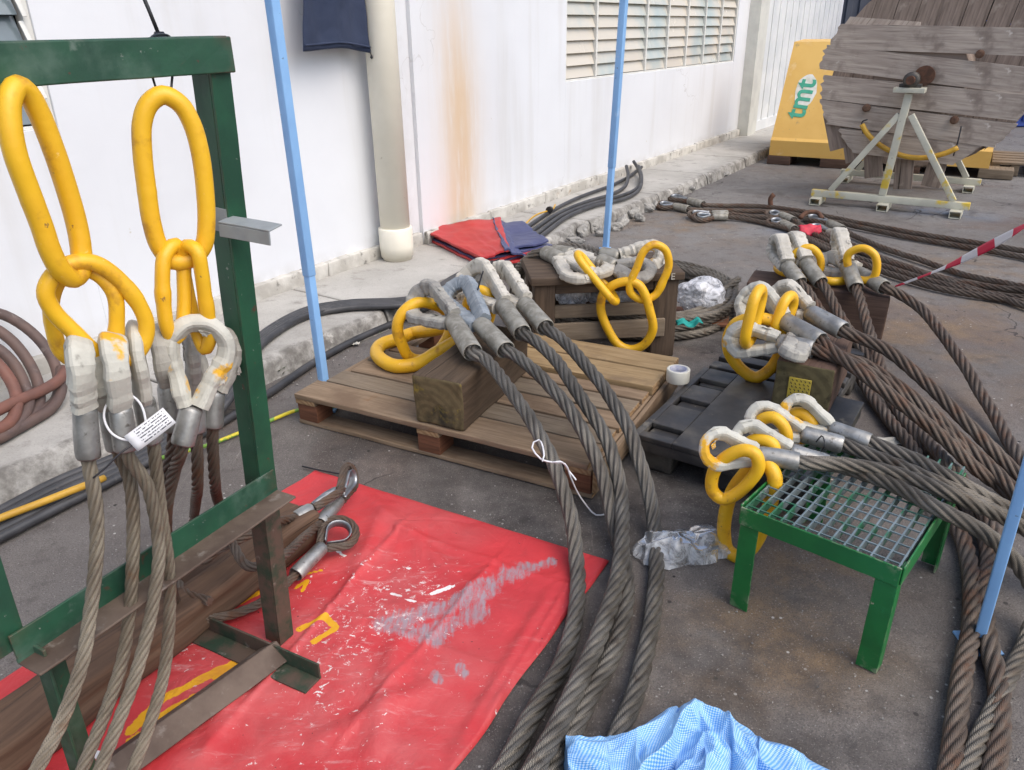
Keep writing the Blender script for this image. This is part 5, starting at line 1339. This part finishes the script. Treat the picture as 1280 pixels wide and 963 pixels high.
def disc_boards(root, cen, ang, offs, R, th, mat, bx, by, name='flange_board', w=.2, tilts=None):
    ca, sa = math.cos(ang), math.sin(ang); X = bx * ca + by * sa; Y = by * ca - bx * sa
    nrm = X.cross(Y)
    for k_, o_ in enumerate(offs):
        o, rmul = (o_, 1) if not isinstance(o_, tuple) else o_
        ww = w / 2 - .0025
        lo, hi = o - ww, o + ww
        if max(abs(lo), abs(hi)) > R * 1.02 and min(abs(lo), abs(hi)) > R * .97: continue
        q = []; n = 8
        for i in range(n + 1):
            y = lo + (hi - lo) * i / n; xx = math.sqrt(max(.002, R * R - min(y * y, R * R * .999))) * rmul
            q.append((xx + random.uniform(-.004, .004), y))
        e_ = random.uniform(-.055, .02); q = [(x - random.uniform(0, .008) - (.05 * abs(noise.noise(V((k_ * 3.3, y * 30, 1)))) if w >= .2 else 0), y) for x, y in q]; poly = q + [(-x - e_ + random.uniform(-.006, .006), y) for x, y in reversed(q)]
        z = random.uniform(-.010, .010); tl_ = tilts[k_] if tilts else random.uniform(-.006, .006); poly = [(x, y + x * tl_) for x, y in poly]
        P = [cen + X * x + Y * y + nrm * z for x, y in poly]
        # start the outline along the grain so that the wood texture runs with the board
        P = P[n:] + P[:n]
        m = MB(); m.prism(P, nrm * th); b = m.build(name, M[mat], root)
BT = math.radians(-4.5)
cen = rp(.055, .16, 1.09)
disc_boards(rl, cen, BT, [.29, .06, (-.16, 1), (-.375, 1.0), (-.575, .86)], .845, -.055, 'reel', RB, UPZ, w=.205, tilts=[.045, -.028, .004, -.012, .02])
m = MB(); 
P = [cen + RC * .06 + RB * x + UPZ * z for x, z in [(-.74, .34), (-.66, .47), (-.1, .42), (-.1, .30)]]
m.prism(P, RC * .04); m.build('flange_board', M['reel'], rl)
disc_boards(rl, rp(.03, 1.02, 1.09), math.radians(90 - 9), [-.76, -.57, -.38, -.19, 0, .19, .38, .57, .76], .88, -.05, 'reel_dark', RB, UPZ, w=.19)
disc_boards(rl, rp(.03, 1.075, 1.09), math.radians(-9), [-.76, -.57, -.38, -.19, 0, .19, .38, .57, .76], .87, -.045, 'reel_dark', RB, UPZ, w=.19)
m = MB(); m.lathe(rp(.03, .2, 1.09), rp(.03, 1.0, 1.09), [(0, .36), (.77, .36)], 26); m.build('drum', M['reel_dark'], rl)
# stub boards of the inner flange layer hanging below
for (b, z, a) in ((-.58, .62, .35), (-.42, .52, .3), (-.22, .40, .2), (.05, .32, .1), (.3, .36, -.1)):
    m = MB(); p = rp(b, .215, z); x = (UPZ - RB * a).normalized(); y = RC.cross(x)
    m.box(p, (x, y, RC), (.17, .075, .018), .004); m.build('flange_board', M['reel_dark'], rl)
m = MB(); m.lathe(rp(0, -.10, 1.075), rp(0, CB + .1, 1.075), [(0, .034), (CB + .2, .034)], 16); m.build('axle', M['rust'], rl)
m = MB(); m.lathe(rp(.075, .105, 1.10), rp(.075, .15, 1.10), [(0, .08), (.05, .08)], 20); m.build('axle_hole', M['rust'], rl)
for (b, z) in ((.42, 1.27), (-.36, .83), (.34, .76)):
    m = MB(); m.lathe(cen + RB * (b - .03) + UPZ * (z - 1.09) - RC * .052, cen + RB * (b - .03) + UPZ * (z - 1.09), [(0, .01), (.001, .032), (.05, .034)], 12)
    m.build('bolt_head', M['knot'], rl)
cord([rp(b, .07, z) for b, z in [(-.34, .70), (-.28, .62), (-.14, .52), (.04, .455), (.2, .45), (.36, .50), (.44, .55)]], .022, 'yellow hose hung across the front boards of the cable reel', 'yellow_hose', 'hose', 'hose', .03)
cord([rp(-.32, .085, .62), rp(-.34, .07, .72), rp(-.3, .075, .74)], .006, 'black tie holding the left end of the yellow hose to the reel')
cord([rp(.42, .085, .48), rp(.43, .07, .6), rp(.43, .085, .72)], .006, 'black tie holding the right end of the yellow hose to the reel')
# second reel behind, diagonal boards
c2_ = d(1300, 60, 13.2)
r2 = thing('cable_reel', V((c2_.x, c2_.y, 0)), 'second wooden reel with diagonal boards behind the first at the right edge', 'cable reel')
c2_ = d(1300, 60, 13.2)
disc_boards(r2, c2_, math.radians(-52), [-.8, -.6, -.4, .2, .4, .6, .8, 1.0], 1.12, -.05, 'reel', RB, UPZ)
disc_boards(r2, c2_ + RC * .07, math.radians(38), [-1.0, -.8, -.6, -.4, -.2, 0, .2, .4, .6, .8, 1.0], 1.1, -.05, 'reel_dark', RB, UPZ)
m = MB(); m.lathe(c2_ + RC * .1, c2_ + RC * .9, [(0, .4), (.8, .4)], 20); m.build('drum', M['reel_dark'], r2)
disc_boards(r2, c2_ + RC * .95, math.radians(80), [-1.0, -.8, -.6, -.4, -.2, 0, .2, .4, .6, .8, 1.0], 1.1, -.05, 'reel_dark', RB, UPZ)

# ------------------------------------------------------------------ yellow counterweight with stencilled letters
y0 = g(961, 194, .1); y1 = g(1236, 211, .1); yb = (y1 - y0); YL = yb.length; yb.normalize(); yc = V((-yb.y, yb.x, 0)); y0.z = 0
def yp(b, c, z): return y0 + yb * b + yc * c + V((0, 0, z))
yw = thing('counterweight', yp(YL / 2, .6, .1), 'big faded yellow wedge-shaped block with green letters, behind the cable reel', 'steel block')
prof = [(0, .10), (0, .27), (.04, .30), (.62, 1.32), (1.15, 1.34), (1.25, .10)]
m = MB(); nx = 12
m.prism([yp(0, c, z) for c, z in prof], yb * YL); m.build('body', M['yellow_block'], yw)
sl = (yp(0, .62, 1.32) - yp(0, .04, .30)).normalized(); sn = sl.cross(yb).normalized()
if sn.dot(viewdir(y0, False)) < 0: sn = -sn
lc = onplane(1007, 121, yp(0, .04, .30), sn)
text_obj('green_lettering', 'tmt', .33, lc + sn * .004 - yb * .045 - sl * .03, sl * 1.0 + yb * .10, -yb, M['logo_green'], yw, .002, .006)
m = MB(); 
pts = []
for i in range(26):
    th = 2 * PI * i / 26; r = 1 + .16 * noise.noise(V((math.cos(th) * 2, math.sin(th) * 2, 4)))
    pts.append(lc + sn * .0015 + sl * (.07 + .20 * r * math.cos(th)) + yb * (-.01 + .12 * r * math.sin(th)))
m.prism(pts, sn * .0008); m.build('white_patch', M['logo_white'], yw)
# timber packers under it
for k, b in enumerate((.12, .75, 1.5, 2.35)):
    m = MB(); m.box(yp(b, .2, .049), (yb, yc, UPZ), (.13 + .03 * (k % 2), .22, .048), .006)
    single(m, 'timber_packer', M['block2' if k < 3 else 'pallet_grey'], ['leftmost dark packer under the yellow block near the walkway', 'dark packer under the yellow block left of the reel stand', 'dark packer under the yellow block behind the reel stand', 'pale packer under the right end of the yellow block'][k], 'packer', 'timber packers under the yellow block')
m = MB()
for k in range(5): m.box(yp(YL + .24, .3 + k * .2, .13), (yb, yc, UPZ), (.22, .07, .011), .002)
for k in range(3): m.box(yp(YL + .06 + .18 * k, .72, .06), (yb, yc, UPZ), (.04, .48, .056), .004)
pk = single(m, 'pallet_stack', M['pallet_grey'], 'grey pallet lying right of the yellow block', 'pallet')
m = MB(); m.tube([g(1243, 212, .01), g(1262, 222, .01)], .02, 8); m.tube
single(m, 'pipe_offcut', M['grey_steel'], 'short pipe offcut on the ground at the right of the reel', 'pipe')

# ------------------------------------------------------------------ rusty slings lying on the ground beyond
sH = thing('wire_rope_sling', g(900, 262), 'long rusty slings with bare grey thimbles lying beside the broken kerb', 'rope sling', 'long slings on the far ground')
def gleg(root, E, F0, F1, pts, R=.021, W=.12, fm='ferrule_old', zz=.024, nrm=V((.0, -.25, 1)), rm='rope_rust', rr=.034):
    E, F0, F1 = g(*E, .035), g(*F0, .034), g(*F1, .034)
    ax = (F1 - F0).normalized()
    P = [F0.lerp(F1, .6), F1 + ax * .01] + [g(p[0], p[1], p[2] if len(p) > 2 else zz) for p in pts]
    m = MB(); rope_mesh(m, P, R, step=.022, seg=4); rp_ = m.build('wire_rope', M[rm], root)
    ferrule(F0, F1, rr, M[fm], rp_); bare_eye(F0, E, W, nrm, R, M[rm], rp_)
gleg(sH, (822, 256), (843, 258), (861, 262), [(880, 263), (930, 264), (975, 266), (1040, 277), (1137, 297), (1215, 310), (1300, 326)])
gleg(sH, (838, 246), (861, 251), (879, 256), [(900, 257), (950, 258), (1000, 264), (1060, 276), (1140, 291), (1215, 303), (1300, 317, .05)])
gleg(sH, (862, 269), (889, 268), (910, 268), [(930, 270), (965, 274), (1000, 285), (1040, 303), (1100, 322), (1175, 347), (1230, 358), (1300, 368)])
gleg(sH, (868, 272), (890, 271), (909, 271), [(935, 275), (970, 282), (1010, 297), (1060, 318), (1120, 338), (1180, 356), (1240, 368), (1300, 374, .05)])
sI = thing('wire_rope_sling', g(1000, 280), 'rusty sling with two grey thimbles and a red rag, in front of the reel stand', 'rope sling', 'long slings on the far ground')
gleg(sI, (958, 268), (976, 269), (992, 276), [(1010, 286), (1040, 298), (1075, 314), (1130, 334), (1190, 352), (1300, 366, .07)], W=.14)
gleg(sI, (960, 277), (978, 279), (993, 287), [(1005, 296), (1030, 309), (1060, 322), (1120, 345), (1180, 362), (1300, 381)], W=.14)
gleg(sI, (1010, 271), (1036, 279), (1053, 287), [(1070, 296), (1110, 312), (1150, 325), (1210, 345), (1300, 362, .09)], W=.13)
gleg(sI, (1012, 283), (1036, 290), (1050, 299), [(1062, 305), (1100, 322), (1150, 340), (1210, 360), (1300, 388)], W=.13)
m = MB(); q = g(1013, 284, .075); m.sheet(lambda u, v: q + V(((u - .5) * .17, (v - .5) * .06, .03 * noise.noise(V((u * 3, v * 3, 0))) - (v - .5) ** 2 * .1 + (.5 - v) * -.05)), 14, 8, .004)
single(m, 'red_rag', M['red_tag'], 'small red rag tied among the rusty slings', 'rag')
m = MB(); q = g(963, 262, 0); m.tube([q + V((.0, 0, .02)), q + V((-.01, 0, .10)), q + V((.015, .0, .135))], .022, 10, .02); m.tube([g(1000, 273, .05), g(1008, 266, .09), g(1022, 266, .09), g(1028, 274, .05)], .018, 10, .02)
single(m, 'shackle', M['rust'], 'rusty shackle standing among the far slings', 'shackle')

# ------------------------------------------------------------------ folded red tarp by the wall
def Wz(px, py, z): return g(px, py, z)
ft = thing('folded_tarp', g(600, 322, .1), 'folded red and navy tarp lying on the walkway beside the drain pipe', 'tarp')
def layer(A, B, C, D, z, th, mats, amp, seedv, curl=0.0):
    m = MB()
    def fn(u, v):
        p = A.lerp(B, u).lerp(D.lerp(C, u), v); q = V((u * 4 + seedv, v * 4, seedv))
        e = noise.noise(q * 1.7) * .02; p = p + V((e, -e * .6, 0))
        p.z = z(u, v) + amp * noise.noise(q) + amp * .6 * noise.noise(q * 2.6) + curl * u * u * math.sin(v * 9 + seedv)
        return p
    m.sheet(fn, 40, 30, th, tdir=(0, 0, 1)); return m.build('tarp_layer', mats, ft)
a, b, c, d_ = g(518, 302, .1), g(650, 283, .1), g(690, 320, .1), g(608, 333, .1)
a = g(522, 296, .1); d_ = g(604, 336, .1); b = g(652, 290, .1); c = g(694, 322, .1)
TR_, TN_ = M['tarp_red_fold'], M['tarp_navy']
lay = [(0, .012, TR_), (.022, .012, TN_), (.044, .012, TR_), (.066, .014, TN_), (.085, .012, TN_)]
cenT = (a + b + c + d_) / 4
for k, (z, th, mt) in enumerate(lay):
    f = .98 - k * .035; sh = V((random.uniform(-.03, .03), random.uniform(-.03, .03), 0))
    A, B, C, D = [cenT + (p - cenT) * f + sh for p in (a, b, c, d_)]
    layer(A, B, C, D, (lambda z_: (lambda u, v: .116 + z_ * (.55 + .35 * u)))(z), th, [mt], .009, k * 3.1, .012)
B2 = a.lerp(b, .80); C2 = d_.lerp(c, .36)
layer(a, B2, C2, d_, lambda u, v: .116 + .062 + .04 * u * (1 - v * .4) - .02 * (1 - u) * .3, .012, [TR_], .010, 21)
layer(a.lerp(b, .72), b.lerp(c, .05), c.lerp(d_, .32), d_.lerp(c, .28), lambda u, v: .178 + .045 * (1 - u) * (1 - .3 * v) - .05 * u, .012, [TN_], .013, 33, .01)

# ------------------------------------------------------------------ hoses and cables
def hose(pts, r, mat, label, group=None, res=.03, name='hose', cat='hose'):
    m = MB(); m.tube(pts, r, 10, res); return single(m, name, M[mat], label, cat, group)
# brown coil leaning on the wall at the left
hc = thing('hose_coil', onwall(20, 500, .2), 'coil of brown hoses leaning against the white wall at the left edge', 'hose coil')
def hw(L, t): return [onwall(x, y, t_) if not isinstance(t, (int, float)) else onwall(x, y, t) for (x, y), t_ in zip(L, t if not isinstance(t, (int, float)) else [t] * len(L))]
for L, t, mt, r in (
    ([(-120, 430), (-80, 395), (-30, 388), (5, 394), (40, 416), (64, 446), (74, 480), (70, 508), (50, 525), (20, 538), (-60, 560), (-130, 520), (-120, 430)], .12, 'brown_hose', .0225),
    ([(-130, 440), (-80, 400), (-20, 405), (10, 422), (34, 450), (48, 482), (47, 510), (30, 530), (-10, 552), (-80, 560), (-130, 440)], .17, 'brown_hose', .0225),
    ([(-60, 420), (-10, 432), (15, 452), (30, 480), (36, 500), (30, 520), (5, 545), (-70, 555)], .22, 'brown_hose', .0225),
    ([(-60, 430), (-15, 445), (8, 468), (20, 492), (20, 512), (10, 530), (-70, 560)], .26, 'red_hose', .023),
    ([(-70, 545), (-20, 522), (20, 502), (55, 487), (75, 474), (83, 462)], .28, 'red_hose', .0225),
    ([(-70, 556), (0, 545), (40, 530), (66, 512), (76, 490), (77, 460)], .20, 'brown_hose', .0225)):
    P = [onwall(x, y, t * .4 + .42 * max(0, y - 385) / 150) for x, y in L]
    for p in P: p.z = max(p.z, .126)
    m = MB(); m.tube(P, r, 10, .03); m.build('hose_loop', M[mt], hc)
# bundle of black hoses: along the walkway, over the kerb, on to the ground at the left
gb_ = 'black hoses along the kerb'
labs = ['outer black hose of the bundle nearest the red tarp', 'black hose second from the outside of the kerb bundle', 'black hose in the middle of the kerb bundle', 'black hose on the kerb side of the bundle', 'innermost black hose of the bundle hugging the kerb']
for k in range(5):
    o = k * 8.5
    P = [g(-60, 700 - o, .02), g(0, 672 - o, .02), g(70, 636 - o, .02), g(150, 596 - o * .8, .02), g(215, 560 - o * .7, .03), g(262, 528 - o * .6, .05), g(290, 495 - o * .6, .10), g(312, 452 - o * .5, .125 + .01 * (k % 2)), g(335, 424 - o * .35, .125), g(385, 395 - o * .25, .125 + .012 * (k % 2)), g(436, 385 - o * .2, .125), g(514, 380 - o * .2, .125), g(570, 352 - o * .2, .125), g(625, 326 - o * .3, .125)]
    hose(P, .017, 'black_rubber', labs[k], gb_)
hose([g(222, 560, .02), g(270, 532, .02), g(337, 491, .02), g(393, 453, .02), g(446, 424, .02), g(496, 402, .02), g(560, 372, .025), g(620, 346, .03)], .018, 'black_rubber', 'single black hose at the foot of the kerb behind the wooden pallet', gb_)
hose([g(-40, 665, .05), g(0, 648, .05), g(50, 629, .055), g(96, 611, .06), g(130, 598, .04)], .013, 'yellow_hose', 'thin yellow hose on top of the black bundle at the left edge')
hose([g(200, 573, .06), g(240, 562, .06), (g(262, 556, .02)), g(300, 541, .012), g(340, 525, .012), g(372, 513, .012), g(420, 508, .012)], .008, 'green_wire', 'green and yellow earth wire running under the wooden pallet', name='earth_wire', cat='wire')
wl = ['lowest dark cable along the wall foot', 'second dark cable along the wall foot', 'third dark cable along the wall foot, ending in a loop', 'dark cable curling upward beyond the blue pole']
for k, P in enumerate((
    [(640, 303), (660, 284), (690, 264), (724, 247), (762, 233), (785, 222), (802, 209)],
    [(646, 305), (668, 287), (700, 266), (735, 252), (765, 243), (782, 232), (785, 218), (783, 208)],
    [(652, 308), (676, 289), (706, 268), (740, 255), (770, 247), (793, 238), (801, 224), (797, 210), (792, 202)],
    [(658, 312), (684, 290), (712, 270), (745, 257), (780, 249), (799, 237), (802, 222), (798, 208)])):
    n = len(P)
    hose([g(x, y, .125 + (.05 * max(0, i - n + 3) if k else .004)) for i, (x, y) in enumerate(P)], .017, 'black_rubber', wl[k], 'dark cables at the wall foot', name='cable', cat='cable')
hose([g(640, 300, .15), g(655, 282, .15), g(672, 268, .15), g(690, 262, .15), g(694, 256, .15)], .007, 'yellow_hose', 'thin yellow wire tied to the dark cables at the wall foot', name='wire', cat='wire')
m = MB(); m.lathe(g(686, 263, .16), g(690, 261, .16), [(0, .028), (.03, .028)], 12); single(m, 'cable_clip', M['black_tie'], 'black clip gathering the cables at the wall foot', 'clip')
# ------------------------------------------------------------------ navy cloth hung at the wall
nc_ = V(onwall(418, 60, .12)); ntl, ntr, nbl, nbr = onwall(384, -40, .12), onwall(452, -40, .12), onwall(374, 60, .12), onwall(464, 68, .12)
ntl = ntl + V((0, 0, .45)); ntr = ntr + V((0, 0, .45))
m = MB()
def nf(u, v):
    p = ntl.lerp(ntr, u).lerp(nbl.lerp(nbr, u), v)
    p = p + WN * (.028 * math.sin(u * 11 + v * 2) * (1 - .4 * v) + .02 * math.sin(u * 5 + 1) + .015 * noise.noise(V((u * 6, v * 5, 2)))) - V((0, 0, .02 * math.sin(u * 4 + 2) * v))
    return p
m.sheet(nf, 40, 30, .006, tdir=tuple(WN * 1.0)); nv_ = thing('hanging_trousers', nc_, 'dark navy cloth garment hanging in front of the white wall beside the drain pipe', 'garment')
m.build('cloth', M['navy'], nv_)
m = MB(); m.tube([nf(0.005, .965) + WN * .004, nf(.25, .965) + WN * .004, nf(.5, .965) + WN * .004, nf(.75, .965) + WN * .004, nf(.995, .965) + WN * .004], .006, 6, .02); m.build('hem', M['navy'], nv_)
m = MB(); q = nf(.99, .99); m.tube([q, q + V((.006, 0, -.025))], .004, 6); m.lathe(q + V((.006, 0, -.022)), q + V((.006, 0, -.045)), [(0, .006), (.012, .009), (.02, .003)], 8); m.build('drawstring_toggle', M['black_tie'], nv_)

# ------------------------------------------------------------------ blue-white woven sheet, crumpled
FARL = [g(703, 940), g(712, 926), g(760, 932), g(800, 926), (g(842, 912)), g(875, 908), g(905, 915), g(945, 930), g(1000, 948), g(1052, 972)]
HL = [.04, .07, .075, .10, .155, .17, .13, .095, .08, .04]
def lerpl(L, u):
    k = min(len(L) - 2, int(u * (len(L) - 1))); f = u * (len(L) - 1) - k; f = f * f * (3 - 2 * f); return L[k] * (1 - f) + L[k + 1] * f
def wov(u, v):
    pf_ = lerpl(FARL, u); H = lerpl(HL, u)
    x = u * .62; y = v * .5
    p = pf_ + V((-.10 * v + (.5 - u) * .25 * v, -.42 * v, 0))
    q = V((x * 5.5 - y * 2.2 * (u - .45), y * 4.2, 1.0)); w_ = noise.noise_vector(q * .8) * .55
    r1 = 1 - abs(noise.noise(q * 1.2 + w_)) * 2; r2 = 1 - abs(noise.noise(q * 2.4 + w_ * 1.4 + V((3, 1, 0)))) * 2; r3 = 1 - abs(noise.noise(q * 5.0 + w_ * 2 + V((7, 2, 0)))) * 2
    rise = 1 - math.exp(-v / .07); fall = .45 + .55 * math.exp(-(v / .34) ** 2)
    sd2 = min(1, 9 * u, 9 * (1 - u))
    z = (H * (.62 + .38 * r1) * fall + .026 * r2 + .014 * r3) * rise * (.25 + .75 * sd2)
    k = .035 * rise
    p = p + V((noise.noise(q * 1.6 + V((9, 0, 0))) * k * .8, noise.noise(q * 1.6 + V((0, 9, 0))) * k, 0))
    p.z = max(.004, z + .006); return p
m = MB(); m.sheet(wov, 240, 190, uvs=(.86, .78))
single(m, 'woven_sheet', M['woven'], 'crumpled blue and white checked woven plastic sheet at the bottom edge', 'plastic sheet', weld=False)

# ------------------------------------------------------------------ clear plastic bag on the ground
BG = [g(790, 690), g(808, 676), g(835, 666), g(862, 664), g(890, 668), g(914, 694)]
BN = [g(792, 700), g(806, 708), g(838, 714), g(868, 712), g(895, 704), g(916, 700)]
def bagf(u, v):
    p = lerpl(BG, u).lerp(lerpl(BN, u), v)
    q = V((u * 3.2, v * 2.2, 2)); w_ = noise.noise_vector(q) * .6
    r = 1 - abs(noise.noise(q * 1.3 + w_)) * 2; r2 = 1 - abs(noise.noise(q * 3.1 + w_)) * 2
    e = (1 - (abs(u - .5) * 2) ** 2.5) * (1 - (abs(v - .5) * 2) ** 2.5); e = max(0, e)
    p = p + V((noise.noise(q * 2) * .02, noise.noise(q * 2 + V((5, 0, 0))) * .02, 0))
    p.z = .006 + e * (.05 + .026 * r + .006 * r2); return p
m = MB(); m.sheet(bagf, 70, 46)
single(m, 'plastic_bag', M['clear'], 'crumpled clear plastic bag on the ground left of the green table', 'plastic bag')

# ------------------------------------------------------------------ broken kerb rubble, scraps, weeds
rub = [(640, 323, 3), (655, 312, 4), (668, 318, 3), (680, 306, 5), (697, 303, 4), (708, 296, 5), (720, 302, 4), (728, 290, 5), (741, 284, 4), (752, 290, 3.5), (770, 283, 3.5), (778, 276, 4), (765, 270, 4), (790, 268, 4), (800, 272, 3), (806, 260, 4), (818, 256, 3.5), (830, 246, 4), (846, 243, 3.5), (858, 236, 3), (880, 225, 3), (905, 216, 2.6), (613, 338, 4), (590, 350, 4), (700, 312, 3)]
rlab = ['chunk', 'lump', 'piece']
place = ['nearest the folded tarp', 'just right of the folded tarp', 'behind the stool sling', 'left of the far blue pole', 'close to the far blue pole', 'right of the far blue pole', 'midway along the broken kerb', 'near the grey thimbles', 'far along the kerb']
chunks = []
for k, (px, py, s) in enumerate(rub):
    p = g(px, py, .03); r = s * .0105 * (p.y / 5.2)
    o = lump((p.x, p.y, .02 + .02 * random.random()), (r * random.uniform(.9, 1.6), r * random.uniform(.7, 1.1), r * random.uniform(.6, .95)), M['chunk'], 'concrete_chunk', 'broken concrete chunk lying along the crumbled kerb edge', 'rubble', k * 2.3, 3.2, .6, 'broken concrete along the kerb', 3)
    o.rotation_euler = (random.uniform(-.3, .3), random.uniform(-.3, .3), random.uniform(0, 6)); chunks.append(o)
for k, (px, py, s, lab) in enumerate(((367, 449, 1, 'pale paper scrap on the ground right of the green weed'), (444, 431, .8, 'pale scrap near the blue pole foot by the kerb'), (1106, 554, 1.1, 'pale scrap on the ground behind the green table'), (468, 397, .7, 'small white scrap under the yellow lying link'))):
    q = g(px, py, .006 if k != 3 else .2); r = .03 * s * (1.6 if k == 2 else 1)
    if k == 3: continue
    m = MB(); m.sheet(lambda u, v: q + V(((u - .5) * 2 * r, (v - .5) * 1.2 * r, .012 * noise.noise(V((u * 4 + k, v * 4, 1))) + .008)), 10, 8, .001)
    single(m, 'paper_scrap', M['scrap'], lab, 'scrap')
def weed(px, py, n, h, lab):
    c = g(px, py, .0); m = MB()
    for i in range(n):
        a = random.uniform(0, 2 * PI); l = h * random.uniform(.5, 1); o = V((random.gauss(0, .03), random.gauss(0, .025), 0)); wd = l * random.uniform(.16, .3)
        d0 = V((math.cos(a), math.sin(a), 0)); s_ = V((-d0.y, d0.x, 0)); lean = random.uniform(.3, 1.1)
        m.sheet(lambda u, v: c + o + d0 * (lean * l * u * (.6 + .4 * u)) + UPZ * (l * u * (1 - .45 * u * lean)) + s_ * (v - .5) * wd * math.sin(PI * (.12 + .86 * u)), 5, 2)
    single(m, 'weed', M['weed'], lab, 'weed', 'weeds at the kerb', weld=False)
weed(340, 468, 46, .075, 'low green weed growing at the kerb beside the green frame post')
weed(457, 417, 30, .06, 'small weed at the kerb behind the yellow lying link'); weed(405, 440, 14, .04, 'tiny weed at the kerb behind the left blue pole')
m = MB(); m.tube([g(378, 583, .01), g(400, 588, .012), g(440, 594, .012), g(447, 592, .02)], .0035, 6, .02); single(m, 'wire_scrap', M['black_tie'], 'thin dark wire lying above the corner of the red tarp', 'wire')
m = MB(); m.tube([onwall(718, 264, .34) * 1.0, onwall(735, 263, .36), onwall(751, 262, .38)], .004, 6, .05); 

# loose grit on the yard
m = MB(); rg = random.Random(11)
for k in range(1500):
    if k < 1100: p = g(rg.uniform(-40, 1320), rg.uniform(330, 1000))
    else:
        s_ = rg.uniform(-3, 7); p = wp(s_, KT + .03 + abs(rg.gauss(0, .09)), 0)
    if wst(p)[1] < KT + .02 or not (-3 < p.x < 5) or p.y > 9: continue
    r = rg.uniform(.0012, .0042) * (1.5 if k >= 1100 else 1); b0 = len(m.v)
    T = [V((1, 0, -.3)), V((-.5, .87, -.3)), V((-.5, -.87, -.3)), V((.1, .1, .9))]
    rot = Matrix.Rotation(rg.uniform(0, 6), 3, 'Z') @ Matrix.Rotation(rg.uniform(-.6, .6), 3, 'X')
    for t_ in T: m.v.append(V((p.x, p.y, r * .25)) + rot @ (t_ * r * rg.uniform(.7, 1.3)))
    for f_ in ((0, 1, 3), (1, 2, 3), (2, 0, 3), (0, 2, 1)): m.face([b0 + i for i in f_], [(0, 0)] * 3, 0, False)
gr_ = m.build('gravel', M['chunk'], weld=False); tag(gr_, 'loose grit scattered over the stained asphalt', 'gravel', kind='stuff')
